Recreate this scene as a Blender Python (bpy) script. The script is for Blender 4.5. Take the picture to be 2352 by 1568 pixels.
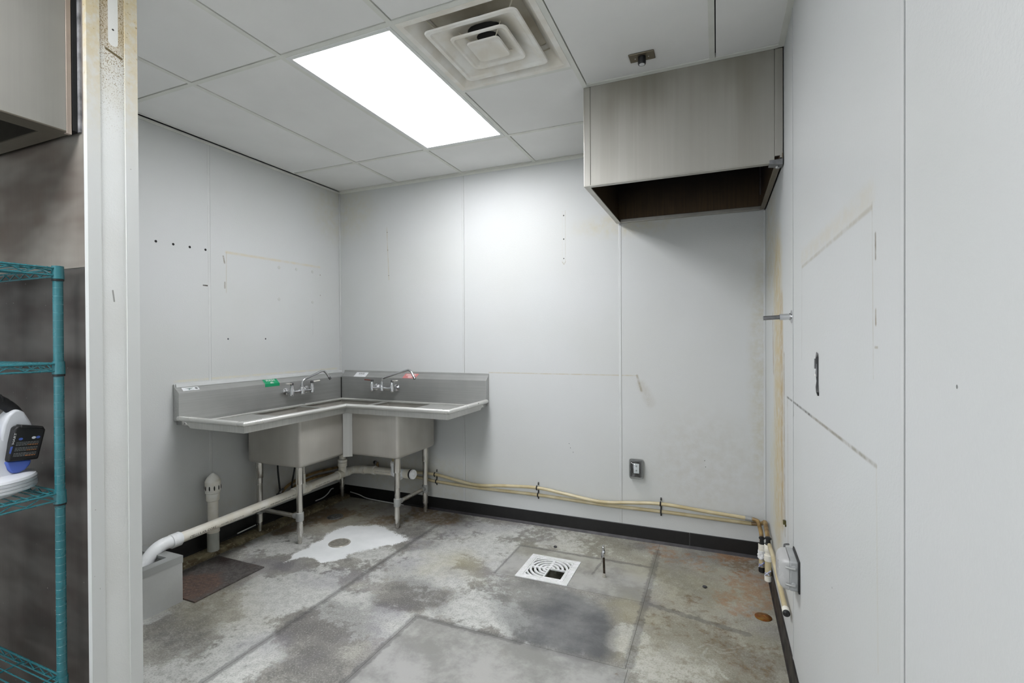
import bpy, math, random
import numpy as np
from mathutils import Vector, Matrix
random.seed(7)
for o in list(bpy.data.objects): bpy.data.objects.remove(o)
SC = bpy.context.scene
COL = SC.collection
PI = math.pi
# ------------------------------------------------------------------ camera, world, exposure
WX, H = 3.354, 2.679                     # right wall x, ceiling height
def make_camera():
    yaw, pit, rol = 0.397, -0.0064, -0.0049
    c, s = math.cos(yaw), math.sin(yaw)
    fw = Vector((-s*math.cos(pit), c*math.cos(pit), math.sin(pit)))
    r = Vector((c, s, 0)); u = r.cross(fw)
    r2 = r*math.cos(rol)+u*math.sin(rol); u2 = u*math.cos(rol)-r*math.sin(rol)
    cd = bpy.data.cameras.new('camera'); cam = bpy.data.objects.new('camera', cd); COL.objects.link(cam)
    m = Matrix((r2, u2, -fw)).transposed().to_4x4(); m.translation = Vector((3.07648, -3.40954, 1.38052))
    cam.matrix_world = m
    cd.sensor_fit = 'HORIZONTAL'; cd.sensor_width = 36; cd.lens = 36*1124.275/2352; cd.clip_start = .02
    SC.camera = cam
make_camera()
wd = bpy.data.worlds.new('world'); SC.world = wd; wd.use_nodes = True
wd.node_tree.nodes['Background'].inputs[0].default_value = (.90, .95, 1, 1)   # overcast daylight as frontal fill, through an opening added behind the viewer
wd.node_tree.nodes['Background'].inputs[1].default_value = 1.5
vs = SC.view_settings; vs.view_transform = 'Standard'; vs.look = 'None'; vs.gamma = 1; vs.use_curve_mapping = False
vs.exposure = 0.30
cy_ = SC.cycles
cy_.max_bounces = 6; cy_.diffuse_bounces = 5; cy_.glossy_bounces = 3; cy_.transmission_bounces = 4; cy_.transparent_max_bounces = 6
cy_.caustics_reflective = False; cy_.caustics_refractive = False; cy_.sample_clamp_indirect = 6
LAMP = 17.5                                # radiance of the fluorescent lenses
LAMP_COL = (.97, .975, 1)
pl = bpy.data.lights.new('fill_opening_portal', 'AREA'); pl.shape = 'RECTANGLE'; pl.size = 4.4; pl.size_y = 2.3; pl.cycles.is_portal = True
po = bpy.data.objects.new('fill_opening_portal', pl); COL.objects.link(po); po.location = (.9, -6.02, 1.3); po.rotation_euler = (PI/2, 0, 0)  # samples the daylight entering by the added opening

# ------------------------------------------------------------------ mesh helpers
def V(*a): return Vector(a)
class MB:
    def __init__(s): s.v = []; s.f = []
    def add(s, vs, fs):
        b = len(s.v); s.v += [tuple(v) for v in vs]; s.f += [tuple(i+b for i in f) for f in fs]; return s
    def box(s, x0, x1, y0, y1, z0, z1):
        vs = [(x0,y0,z0),(x1,y0,z0),(x1,y1,z0),(x0,y1,z0),(x0,y0,z1),(x1,y0,z1),(x1,y1,z1),(x0,y1,z1)]
        return s.add(vs, [(3,2,1,0),(4,5,6,7),(0,1,5,4),(1,2,6,5),(2,3,7,6),(3,0,4,7)])
    def rings(s, rings, cap0=True, cap1=True, closed=True):
        n = len(rings[0]); vs = [p for r in rings for p in r]; fs = []
        for i in range(len(rings)-1):
            for j in range(n if closed else n-1):
                k = (j+1) % n; fs.append((i*n+j, i*n+k, (i+1)*n+k, (i+1)*n+j))
        if cap0: fs.append(tuple(range(n))[::-1])
        if cap1: fs.append(tuple((len(rings)-1)*n+j for j in range(n)))
        return s.add(vs, fs)
    def tube(s, pts, r, n=12, cap=True):
        pts = [Vector(p) for p in pts]; rs = r if isinstance(r, (list, tuple)) else [r]*len(pts)
        t0 = (pts[1]-pts[0]).normalized()
        a = Vector((0,0,1)) if abs(t0.z) < .9 else Vector((1,0,0))
        nrm = t0.cross(a).normalized(); rings = []; pt = t0
        for i, p in enumerate(pts):
            d0 = (p-pts[i-1]).normalized() if i else t0
            d1 = (pts[i+1]-p).normalized() if i < len(pts)-1 else d0
            t = (d0+d1)
            t = t.normalized() if t.length > 1e-6 else d0
            nrm = (nrm - t*nrm.dot(t)).normalized(); b = t.cross(nrm)
            k = 1/max(.5, t.dot(d0))
            rr = rs[i]
            md = (d1-d0); md = (md - t*md.dot(t)); ml = md.length
            ring = []
            for j in range(n):
                an = 2*PI*j/n; off = nrm*math.cos(an)*rr+b*math.sin(an)*rr
                if ml > 1e-4:
                    m = md/ml; off = off+m*(off.dot(m)*(k-1))
                ring.append(tuple(p+off))
            rings.append(ring)
        return s.rings(rings, cap, cap)
    def cyl(s, p, q, r, r2=None, n=20, cap=True):
        return s.tube([p, q], [r, r if r2 is None else r2], n, cap)
    def lathe(s, prof, o, ax=(0,0,1), n=28, cap=True):
        ax = Vector(ax).normalized(); a = Vector((1,0,0)) if abs(ax.x) < .9 else Vector((0,1,0))
        e = ax.cross(a).normalized(); g = ax.cross(e); o = Vector(o)
        rings = [[tuple(o+ax*h+e*(math.cos(2*PI*j/n)*r)+g*(math.sin(2*PI*j/n)*r)) for j in range(n)] for r, h in prof]
        return s.rings(rings, cap, cap)
    def prism(s, poly, axis, a, b):
        def mk(u, v, w):
            return {'x': (w,u,v), 'y': (u,w,v), 'z': (u,v,w)}[axis]
        n = len(poly)
        vs = [mk(u,v,a) for u,v in poly]+[mk(u,v,b) for u,v in poly]
        fs = [tuple(range(n))[::-1], tuple(range(n,2*n))]+[(j,(j+1)%n,n+(j+1)%n,n+j) for j in range(n)]
        return s.add(vs, fs)
    def ball(s, c, rx, ry=None, rz=None, n=16, m=10):
        ry = ry or rx; rz = rz or rx
        rings = []
        for i in range(1, m):
            t = PI*i/m-PI/2
            rings.append([(c[0]+rx*math.cos(t)*math.cos(2*PI*j/n), c[1]+ry*math.cos(t)*math.sin(2*PI*j/n), c[2]+rz*math.sin(t)) for j in range(n)])
        return s.rings(rings)
    def build(s, name, mat, parent=None, org=None, smooth=True, bevel=0, ang=38, seg=2):
        vs = np.array(s.v, float)
        if org is None:
            lo, hi = vs.min(0), vs.max(0); org = ((lo+hi)/2); org[2] = lo[2]
        org = Vector([float(c) for c in org])
        me = bpy.data.meshes.new(name)
        me.from_pydata([tuple(Vector(v)-org) for v in s.v], [], s.f); me.update()
        return finish(name, me, mat, parent, org, smooth, bevel, ang, seg)
WPOS = {}
def finish(name, me, mat, parent, org, smooth=True, bevel=0, ang=38, seg=2, recalc=True):
    import bmesh
    if recalc:
        bm = bmesh.new(); bm.from_mesh(me); bmesh.ops.recalc_face_normals(bm, faces=bm.faces); bm.to_mesh(me); bm.free()
    if smooth and len(me.polygons):
        me.polygons.foreach_set('use_smooth', [True]*len(me.polygons)); me.set_sharp_from_angle(angle=math.radians(ang))
    o = bpy.data.objects.new(name, me); COL.objects.link(o)
    if mat: me.materials.append(mat)
    if parent is not None:
        o.parent = parent; o.location = org - WPOS[parent.name]
    else: o.location = org
    WPOS[o.name] = org.copy()
    if bevel:
        b = o.modifiers.new('bevel', 'BEVEL'); b.width = bevel; b.segments = seg; b.limit_method = 'ANGLE'; b.angle_limit = math.radians(40)
        b.harden_normals = False
    return o
def tag(o, label=None, cat=None, group=None, kind=None):
    if label: o['label'] = label
    if cat: o['category'] = cat
    if group: o['group'] = group
    if kind: o['kind'] = kind
    return o
def thing(name, loc, label, cat, group=None):
    o = bpy.data.objects.new(name, None); COL.objects.link(o); o.location = loc; o.empty_display_size = .05
    WPOS[o.name] = Vector(loc); return tag(o, label, cat, group)
def struct(o, label=None): return tag(o, label=label, kind='structure')
def box(*a): return MB().box(*a)
def fillet(pts, r, n=6):
    pts = [Vector(p) for p in pts]; out = [pts[0]]
    for i in range(1, len(pts)-1):
        a, b, c = pts[i-1], pts[i], pts[i+1]
        d0 = (a-b); d1 = (c-b); rr = min(r, d0.length*.49, d1.length*.49)
        p0 = b+d0.normalized()*rr; p1 = b+d1.normalized()*rr
        for k in range(n+1):
            t = k/n; out.append(p0*(1-t)**2+b*(2*t*(1-t))+p1*t*t)
    out.append(pts[-1]); return out
def spline(pts, n=8):
    pts = [Vector(p) for p in pts]; P = [pts[0]*2-pts[1]]+pts+[pts[-1]*2-pts[-2]]; out = []
    for i in range(1, len(P)-2):
        a, b, c, d = P[i-1:i+3]
        for k in range(n):
            t = k/n
            out.append(.5*((2*b)+(c-a)*t+(2*a-5*b+4*c-d)*t*t+(3*b-a-3*c+d)*t**3))
    out.append(pts[-1]); return out
def rrect(x0, x1, y0, y1, r, n=4):
    out = []
    for cx, cy, a0 in ((x1-r,y1-r,0),(x0+r,y1-r,PI/2),(x0+r,y0+r,PI),(x1-r,y0+r,1.5*PI)):
        for k in range(n+1):
            a = a0+PI/2*k/n; out.append((cx+r*math.cos(a), cy+r*math.sin(a)))
    return out
def text_mesh(txt, size, align='CENTER'):
    cu = bpy.data.curves.new('txt', 'FONT'); cu.body = txt; cu.size = size; cu.align_x = align; cu.align_y = 'CENTER'; cu.resolution_u = 3
    o = bpy.data.objects.new('txt', cu); COL.objects.link(o)
    bpy.context.view_layer.update()
    me = bpy.data.meshes.new_from_object(o.evaluated_get(bpy.context.evaluated_depsgraph_get()))
    vs = [tuple(v.co) for v in me.vertices]; fs = [tuple(p.vertices) for p in me.polygons]
    bpy.data.objects.remove(o); bpy.data.curves.remove(cu); bpy.data.meshes.remove(me)
    return vs, fs
def lettering(txt, size, fn, mat, parent, name='lettering', sx=1, shear=0, align='CENTER'):
    vs, fs = text_mesh(txt, size, align)
    m = MB(); m.add([fn(v[0]*sx+v[1]*shear, v[1]) for v in vs], fs)
    vsn = np.array(m.v); org = vsn.mean(0)
    me = bpy.data.meshes.new(name); me.from_pydata([tuple(np.array(v)-org) for v in m.v], [], m.f)
    return finish(name, me, mat, parent, Vector([float(c) for c in org]), smooth=False, recalc=False)

# ------------------------------------------------------------------ materials (all procedural)
def lin(c):
    return tuple(((x/255)/12.92 if x/255 <= .04045 else ((x/255+.055)/1.055)**2.4) for x in c)+(1,)
class NT:
    def __init__(s, name):
        s.m = bpy.data.materials.new(name); s.m.use_nodes = True; s.t = s.m.node_tree
        s.p = s.t.nodes['Principled BSDF']; s.l = s.t.links
        s.out = s.t.nodes['Material Output']
    def n(s, typ, **kw):
        nd = s.t.nodes.new(typ)
        for k, v in kw.items(): setattr(nd, k, v)
        return nd
    def put(s, sock, v):
        if isinstance(v, bpy.types.NodeSocket): s.l.new(v, sock)
        else: sock.default_value = v
    def math(s, op, a, b=0.0, c=0.0, clamp=False):
        nd = s.n('ShaderNodeMath', operation=op, use_clamp=clamp)
        s.put(nd.inputs[0], a); s.put(nd.inputs[1], b); s.put(nd.inputs[2], c); return nd.outputs[0]
    def vm(s, op, a, b=(0,0,0), sc=1.0):
        nd = s.n('ShaderNodeVectorMath', operation=op); s.put(nd.inputs[0], a); s.put(nd.inputs[1], b)
        if op == 'SCALE': s.put(nd.inputs[3], sc)
        return nd.outputs['Value'] if op in ('LENGTH','DOT_PRODUCT','DISTANCE') else nd.outputs[0]
    def mix(s, f, a, b, mode='MIX'):
        nd = s.n('ShaderNodeMix', data_type='RGBA', blend_type=mode); s.put(nd.inputs[0], f); s.put(nd.inputs[6], a); s.put(nd.inputs[7], b)
        return nd.outputs[2]
    def smooth(s, v, a, b, lo=0.0, hi=1.0):
        nd = s.n('ShaderNodeMapRange', interpolation_type='SMOOTHSTEP'); s.put(nd.inputs[0], v)
        s.put(nd.inputs[1], a); s.put(nd.inputs[2], b); s.put(nd.inputs[3], lo); s.put(nd.inputs[4], hi); return nd.outputs[0]
    def pos(s): return s.n('ShaderNodeNewGeometry').outputs['Position']
    def obj(s): return s.n('ShaderNodeTexCoord').outputs['Object']
    def noise(s, vec, scale, detail=3, rough=.5, sc3=None):
        if sc3: vec = s.vm('MULTIPLY', vec, sc3)
        nd = s.n('ShaderNodeTexNoise'); s.put(nd.inputs['Vector'], vec); nd.inputs['Scale'].default_value = scale
        nd.inputs['Detail'].default_value = detail; nd.inputs['Roughness'].default_value = rough; return nd.outputs[0]
    def voro(s, vec, scale, feat='F1'):
        nd = s.n('ShaderNodeTexVoronoi', feature=feat); s.put(nd.inputs['Vector'], vec); nd.inputs['Scale'].default_value = scale; return nd.outputs[0]
    def bump(s, h, dist=.001, st=1.0):
        nd = s.n('ShaderNodeBump'); s.put(nd.inputs['Height'], h); nd.inputs['Distance'].default_value = dist; nd.inputs['Strength'].default_value = st
        s.l.new(nd.outputs[0], s.p.inputs['Normal'])
    def set(s, col=None, rough=None, metal=None, spec=None):
        if col is not None: s.put(s.p.inputs['Base Color'], col)
        if rough is not None: s.put(s.p.inputs['Roughness'], rough)
        if metal is not None: s.put(s.p.inputs['Metallic'], metal)
        if spec is not None: s.put(s.p.inputs['Specular IOR Level'], spec)
        return s.m
def simple(name, col, rough=.5, metal=0, var=.08, vs=12, bump=0, bs=150, spec=.5, c2=None):
    t = NT(name); c = lin(col); p = t.pos()
    nz = t.smooth(t.noise(p, vs, 4), .3, .7)
    d = lin(c2) if c2 else tuple(x*(1-var*2) for x in c[:3])+(1,)
    t.set(t.mix(nz, c, d), t.math('MULTIPLY_ADD', nz, .1, rough-.05), metal, spec)
    if bump: t.bump(t.noise(p, bs, 2), bump, .6)
    return t.m
def steel(name, col=(150,150,147), rough=.34, axis='z', dirt=None, dirt_amt=.5, streak=.16, metal=.62):
    t = NT(name); p = t.pos(); c = lin(col); streak *= .45
    sc = {'z': (110,110,1.6), 'x': (1.6,110,110), 'y': (110,1.6,110)}[axis]
    st = t.noise(p, 1, 2, .6, sc); cl = t.noise(p, 3.0, 3)
    col_ = t.mix(t.smooth(st, .25, .75), tuple(x*(1-streak) for x in c[:3])+(1,), tuple(min(1,x*(1+streak*.6)) for x in c[:3])+(1,))
    col_ = t.mix(t.smooth(cl, .35, .7, 0, .4), col_, tuple(x*.66 for x in c[:3])+(1,))
    if dirt:
        d = t.smooth(t.noise(p, 2.1, 3, .6, (1,1,.45)), .42, .68, 0, dirt_amt)
        col_ = t.mix(d, col_, lin(dirt))
    return t.set(col_, t.math('ADD', t.math('MULTIPLY', cl, .2), rough-.08), metal)
def seg_mask(t, uv, a, b, w, soft=.4):
    ax, ay = a; bx, by = b; ba = (bx-ax, by-ay, 0); L2 = ba[0]**2+ba[1]**2
    pa = t.vm('SUBTRACT', uv, (ax, ay, 0))
    h = t.math('DIVIDE', t.vm('DOT_PRODUCT', pa, ba), L2, clamp=True)
    pr = t.vm('SCALE', ba, sc=h)
    d = t.vm('LENGTH', t.vm('SUBTRACT', pa, pr))
    return t.smooth(d, w*soft, w, 1, 0)
def blob_mask(t, uv, c, rx, ry):
    q = t.vm('MULTIPLY', t.vm('SUBTRACT', uv, (c[0], c[1], 0)), (1/rx, 1/ry, 0))
    return t.smooth(t.vm('LENGTH', q), .25, 1, 1, 0)
def frp(name, plane='xz', segs=(), blobs=(), base=(200,202,202), dots=(), rng_=None):
    """white pebbled wall panel with its own scuffs, ghost outlines, grease and painted corner shading; segs: a,b,width,colour,strength ; blobs: c,rx,ry,colour,strength"""
    if rng_:
        lo, hi = rng_; segs = [q for q in segs if max(q[0][0],q[1][0])+q[2] > lo and min(q[0][0],q[1][0])-q[2] < hi]
        blobs = [q for q in blobs if q[0][0]+q[1] > lo and q[0][0]-q[1] < hi]; dots = [q for q in dots if lo < q[0][0] < hi]
    t = NT(name); p = t.pos()
    sx = t.n('ShaderNodeSeparateXYZ'); t.l.new(p, sx.inputs[0])
    cb = t.n('ShaderNodeCombineXYZ'); t.l.new(sx.outputs['X' if plane == 'xz' else 'Y'], cb.inputs[0]); t.l.new(sx.outputs['Z'], cb.inputs[1])
    uv = cb.outputs[0]
    c = t.mix(t.smooth(t.noise(p, 1.3, 2), .3, .75), lin(base), tuple(x*y for x, y in zip(lin(base), (.96,.96,.94)))+(1,))
    if segs or blobs:
        nb = t.noise(p, 17, 3, .65); brk = t.smooth(nb, .3, .62, .3, 1)
        brk2 = t.smooth(nb, .25, .75)
    for a, b, w, col, s in segs:
        m = t.math('MULTIPLY', seg_mask(t, uv, a, b, w, .15), t.math('MULTIPLY', brk, s)); c = t.mix(m, c, lin(col))
    for ce, rx, ry, col, s in blobs:
        m = t.math('MULTIPLY', blob_mask(t, uv, ce, rx, ry), t.math('MULTIPLY', brk2, s)); c = t.mix(m, c, lin(col))
    for ce, r, col in dots:
        d = t.vm('DISTANCE', uv, (ce[0], ce[1], 0)); c = t.mix(t.smooth(d, r*.7, r, 1, 0), c, lin(col))
    t.bump(t.noise(p, 140, 2, .6), .0017, .38)
    return t.set(c, .42, 0, .18)
M = {}
M['ceil'] = simple('ceiling_vinyl', (233,233,231), .55, var=.02, vs=3, bump=.0004, bs=300, spec=.3)
M['grid'] = simple('grid_paint', (222,223,216), .45, var=.03)
M['plenum'] = simple('plenum_black', (20,20,20), .9)
M['white_metal'] = simple('diffuser_paint', (240,239,234), .45, var=.05, vs=9, c2=(226,221,209))
M['dirty_metal'] = simple('dusty_diffuser_paint', (222,218,206), .55, var=.05, vs=6, c2=(192,184,166))
M['duct'] = simple('duct_dark', (16,16,16), .7)
M['lamp_frame'] = simple('lamp_frame_paint', (225,227,225), .4, var=.02)
M['strip'] = simple('vinyl_strip', (201,203,202), .42, var=.03, vs=5)
M['pillar_trim'] = None
M['base'] = simple('black_vinyl_base', (12,11,12), .45, var=.2, vs=25, bump=.0006, bs=60)
M['base_lip'] = simple('cove_lip', (46,43,48), .5, var=.2, vs=25)
M['steel'] = steel('brushed_stainless', (196,196,192), .38, 'z')
M['steel_h'] = steel('brushed_stainless_splash', (182,183,181), .34, 'x', metal=.72)
M['steel_hy'] = steel('brushed_stainless_splash_side', (192,193,191), .34, 'y', metal=.72)
M['steel_bowl'] = steel('brushed_stainless_bowl', (200,197,190), .36, 'z', dirt=(164,159,150), dirt_amt=.4, metal=.42, streak=.06)
M['steel_rim'] = steel('polished_stainless_rim', (218,218,214), .28, 'z', streak=.05)
M['steel_leg'] = steel('stainless_leg', (218,215,209), .24, 'z', streak=.05, metal=.92)
M['chrome'] = simple('chrome', (215,216,218), .12, 1, var=.05, vs=30)
M['chrome_dull'] = simple('dull_chrome', (140,140,142), .35, 1, var=.15, vs=30)
M['grey_cast'] = simple('cast_collar', (165,166,164), .5, .3, var=.05)
M['pvc'] = simple('aged_pvc', (238,235,226), .42, var=.06, vs=10, c2=(226,220,204))
M['pvc_w'] = simple('white_pvc_fitting', (240,239,233), .36, var=.05, vs=14, c2=(226,221,206))
M['pvc_new'] = simple('bright_pvc', (238,240,241), .3, var=.02)
M['pvc_grey'] = simple('primer_grey_pvc', (178,180,172), .5, var=.06, vs=20)
M['cpvc'] = simple('tan_water_tube', (203,192,160), .34, var=.08, vs=9, c2=(180,165,126))
M['cpvc_d'] = simple('stained_water_tube', (158,132,84), .4, var=.12, vs=20, c2=(110,84,48))
M['black'] = simple('black_plastic', (20,20,21), .4, var=.1)
M['rubber'] = simple('black_rubber', (30,30,31), .6, var=.1)
M['ink'] = simple('print_ink', (52,52,50), .6)
M['white_ink'] = simple('white_print', (240,242,240), .5)
M['green_sign'] = simple('green_sign_vinyl', (22,150,102), .35, var=.03)
M['red_sign'] = simple('faded_red_sign_vinyl', (202,128,126), .4, var=.05, vs=30)
M['white_sign'] = simple('white_sign_vinyl', (224,226,228), .35, var=.02)
M['grey_box'] = simple('grey_pvc_box', (158,160,160), .4, var=.05, vs=20)
M['brass'] = simple('old_brass', (168,126,62), .35, .9, var=.2, vs=40, c2=(150,84,44))
M['rusty'] = simple('tarnished_threaded_steel', (70,58,46), .55, .6, var=.2, vs=60, c2=(40,34,28))
M['blue'] = simple('blue_plastic', (78,104,186), .35, var=.05)
M['body_white'] = simple('sprayer_white_plastic', (222,224,228), .38, var=.02)
M['teal'] = simple('teal_epoxy', (42,108,116), .28, var=.06, vs=20, spec=.6)
M['teal_line'] = simple('teal_groove', (150,200,206), .4)
M['orange_txt'] = simple('orange_print', (196,130,84), .6)
M['grey_txt'] = simple('grey_print', (120,122,122), .6)
M['porcelain'] = simple('white_enamel', (236,236,238), .25, var=.02, vs=30, c2=(205,208,205))
M['sink_in'] = simple('floor_sink_interior', (150,150,138), .5, var=.2, vs=30, c2=(96,94,82))
M['drain'] = simple('nickel_drain', (186,182,172), .4, .3, var=.15, vs=60)
M['drain_dark'] = simple('corroded_drain', (112,116,116), .45, .3, var=.2, vs=60, c2=(80,74,66))
M['hole'] = simple('drain_shadow', (14,13,12), .9)
M['blue_tape'] = simple('blue_white_tag', (70,84,150), .5, var=.3, vs=60, c2=(225,228,232))
M['foam'] = simple('crumpled_white_wrap', (236,237,238), .6, var=.1, vs=60, bump=.004, bs=60)
M['tag_red'] = simple('dark_red_index', (110,44,28), .4)

# ceiling lens: emissive acrylic over three tubes
def lens_mat(x0, x1):
    t = NT('lit_prismatic_lens'); p = t.pos(); sx = t.n('ShaderNodeSeparateXYZ'); t.l.new(p, sx.inputs[0])
    u = t.math('DIVIDE', t.math('SUBTRACT', sx.outputs[0], x0), x1-x0)
    w = t.math('ABSOLUTE', t.math('SINE', t.math('MULTIPLY', u, 3*PI)))
    s = t.math('MULTIPLY', t.math('MULTIPLY_ADD', w, .3, .85), LAMP)
    t.set((.9,.9,.9,1), .3); t.put(t.p.inputs['Emission Color'], LAMP_COL+(1,)); t.put(t.p.inputs['Emission Strength'], s)
    return t.m

# ------------------------------------------------------------------ floor: concrete slabs with worn paint
rng = np.random.default_rng(5)
def vnoise(x, y, sc, seed):
    g = np.random.default_rng(seed).random((128,128)); u, v = x*sc+37.3, y*sc+51.7
    i, j = np.floor(u).astype(int), np.floor(v).astype(int); a, b = u-i, v-j
    a = a*a*(3-2*a); b = b*b*(3-2*b); i0, j0, i1, j1 = i%128, j%128, (i+1)%128, (j+1)%128
    return (g[i0,j0]*(1-a)+g[i1,j0]*a)*(1-b)+(g[i0,j1]*(1-a)+g[i1,j1]*a)*b
def fbm(x, y, sc, seed, oc=4):
    s = 0; am = 1; tt = 0
    for k in range(oc): s = s+am*vnoise(x, y, sc*2**k, seed+k); tt += am; am *= .55
    return s/tt
def sdpoly(x, y, P):
    d = np.full(x.shape, 1e9); ins = np.zeros(x.shape, bool); n = len(P)
    for i in range(n):
        ax, ay = P[i]; bx, by = P[(i+1)%n]; ex, ey = bx-ax, by-ay
        h = np.clip(((x-ax)*ex+(y-ay)*ey)/(ex*ex+ey*ey), 0, 1)
        d = np.minimum(d, np.hypot(x-ax-ex*h, y-ay-ey*h))
        c = ((ay > y) != (by > y)) & (x < (bx-ax)*(y-ay)/((by-ay) or 1e-9)+ax); ins ^= c
    return np.where(ins, -d, d)
def blobs(x, y, L, seed, wob=.5):
    out = np.zeros(x.shape); wn = fbm(x, y, 4, seed, 5)-.5
    for cx, cy, r, s in L:
        d = np.hypot(x-cx, (y-cy)*1.15)/(r*1.15)+wn*wob*4; out = np.maximum(out, s*np.clip(1.3-d, 0, 1))
    return out
WHITE = [(.599,-1.162),(.549,-.993),(.554,-.826),(.501,-.666),(.555,-.547),(.754,-.448),(.944,-.521),(1.119,-.597),(1.066,-.71),(.974,-.82),(.891,-.931),(.88,-1.035),(.827,-1.107),(.718,-1.068),(.65,-1.089)]
DARK = [(1.745,-.865),(2.006,-.79),(2.298,-.80),(2.415,-.863),(2.539,-.948),(2.615,-1.079),(2.639,-1.279),(2.625,-1.345),(2.436,-1.35),(2.234,-1.36),(2.016,-1.162)]
LIGHT = [(.865,-1.448,.26,1),(.694,-1.415,.15,.9),(.884,-1.283,.2,.7),(1.337,-1.44,.2,.9),(1.516,-1.491,.25,1),(1.49,-.799,.22,.7),(1.604,-.55,.28,.9),(1.096,-1.846,.3,.7),(1.215,-.911,.2,.5),(1.873,-1.221,.25,.8),(2.598,-.585,.16,.9),(2.2,-1.75,.6,.45),(.3,-1.0,.25,.75),(.45,-.95,.2,.7),(.42,-1.863,.13,1.1),(2.669,-1.131,.12,.8),(1.55,-1.0,.3,.8),(1.4,-.35,.35,.5),(2.0,-.25,.5,.35),(2.95,-1.25,.25,.6),(2.75,-1.6,.25,.5)]
DRK = [(.511,-1.435,.16,.8),(.593,-1.744,.25,.7),(.74,-1.885,.25,.6),(1.39,-1.618,.24,.9),(1.467,-1.852,.2,.9),(1.574,-1.206,.2,.9),(1.122,-.253,.22,.6),(2.988,-1.07,.22,.9),(3.166,-1.063,.25,1),(3.1,-1.5,.35,.9),(2.615,-.1,.12,.9),(2.87,-.418,.2,.7),(1.094,-.443,.16,.8),(.412,-1.301,.1,.7),(.95,-.42,.1,.7),(1.33,-1.02,.12,.5),(1.25,-.62,.12,.6),(.66,-1.22,.09,1),(.95,-1.0,.06,.7)]
RUST = [(3.209,-.08,.22,1),(2.9,-.2,.25,.7),(3.224,-.624,.16,.8),(3.079,-.592,.2,.5),(2.74,-.17,.1,.8),(3.3,-.3,.2,.9),(1.16,-.28,.14,.5)]
BROWN = [(.159,-.779,.14,.9),(.173,-.589,.16,1),(.34,-.445,.16,1.2),(.706,-.2,.2,.8),(1.16,-.16,.18,.8),(.482,-.315,.2,.6),(.1,-1.382,.2,.8),(.08,-1.144,.15,.8),(.157,-.35,.18,.9),(.9,-.12,.2,.8),(3.25,-.15,.25,.8),(3.2,-.95,.25,.6),(2.95,-1.0,.25,.45),(.5,-1.75,.2,.35),(3.15,-1.45,.3,.55)]
YELLOW = [(3.0,-.45,.5,.7),(3.1,-1.15,.45,.6),(2.3,-.2,.4,.4),(.35,-.35,.4,.6),(1.615,-.749,.2,.9),(2.671,-.894,.14,.9),(2.884,-.93,.25,.6),(2.4,-.45,.25,.35),(.6,-1.7,.3,.4)]
SCRATCH = [[(2.998, -1.086), (3.033, -1.044), (3.096, -1.065), (3.15, -1.03), (3.19, -0.994)], [(3.034, -1.078), (3.012, -1.142), (3.027, -1.167), (3.07, -1.194), (3.094, -1.241), (3.114, -1.261)], [(3.061, -1.073), (3.087, -1.095), (3.149, -1.057)]]
def floor_masks(x, y):
    sd = sdpoly(x, y, WHITE)+(fbm(x,y,7,13)-.5)*.09
    white = np.clip(.5-sd/np.where(sd < 0, .14, np.where(y > -.9, .20, .10))+(fbm(x,y,22,3)-.5)*.3, 0, 1)
    halo = np.clip(.42-np.abs(sd-.05)/.12, 0, 1)*(y > -1.25)*(fbm(x,y,30,9))
    white = np.maximum(white, np.where(sd > 0, halo*.95, 0))
    dark = np.clip(.5-sdpoly(x, y, DARK)/.07+(fbm(x,y,9,21)-.5)*.8, 0, 1)
    dark = dark*np.clip((x-1.78)/.55, .0, 1)
    light = np.clip(blobs(x,y,LIGHT,31), 0, 1)
    for PL in SCRATCH:
        for (ax,ay),(bx,by) in zip(PL[:-1],PL[1:]):
            h = np.clip(((x-ax)*(bx-ax)+(y-ay)*(by-ay))/((bx-ax)**2+(by-ay)**2), 0, 1); light = np.maximum(light, 1.6*np.clip(1-np.hypot(x-ax-(bx-ax)*h, y-ay-(by-ay)*h)/.008, 0, 1))
    drk = np.clip(blobs(x,y,DRK,41), 0, 1)
    rust = np.clip(blobs(x,y,RUST,51,.8), 0, 1); brown = np.clip(blobs(x,y,BROWN,61,.8), 0, 1.2)
    yel = np.clip(blobs(x,y,YELLOW,71), 0, 1)
    smooth = np.zeros(x.shape)                       # later, smoother pours
    smooth = np.where((x > 1.69) & (x < 2.74) & (y < -1.355), 1, smooth)
    smooth = np.where((x > 1.865) & (x < 2.72) & (y > -.8) & (y < -.385), .85, smooth)
    joint = np.zeros(x.shape)
    def jl(ax, ay, bx, by, w):
        h = np.clip(((x-ax)*(bx-ax)+(y-ay)*(by-ay))/((bx-ax)**2+(by-ay)**2), 0, 1)
        return np.clip(1-np.hypot(x-ax-(bx-ax)*h, y-ay-(by-ay)*h)/w, 0, 1)
    for a in ((1.16,-2.3,1.16,-.3,.05),(1.69,-2.3,1.69,-1.35,.05),(1.69,-1.355,2.25,-1.355,.045),(2.73,-1.33,2.72,-.14,.06),(1.863,-.8,1.863,-.385,.02),(1.863,-.385,2.72,-.385,.04),(2.42,-.39,2.40,-.6,.02),(2.72,-.8,3.2,-.9,.05)):
        joint = np.maximum(joint, jl(*a))
    return white, dark, light, drk, rust, brown, yel, smooth, joint
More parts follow.
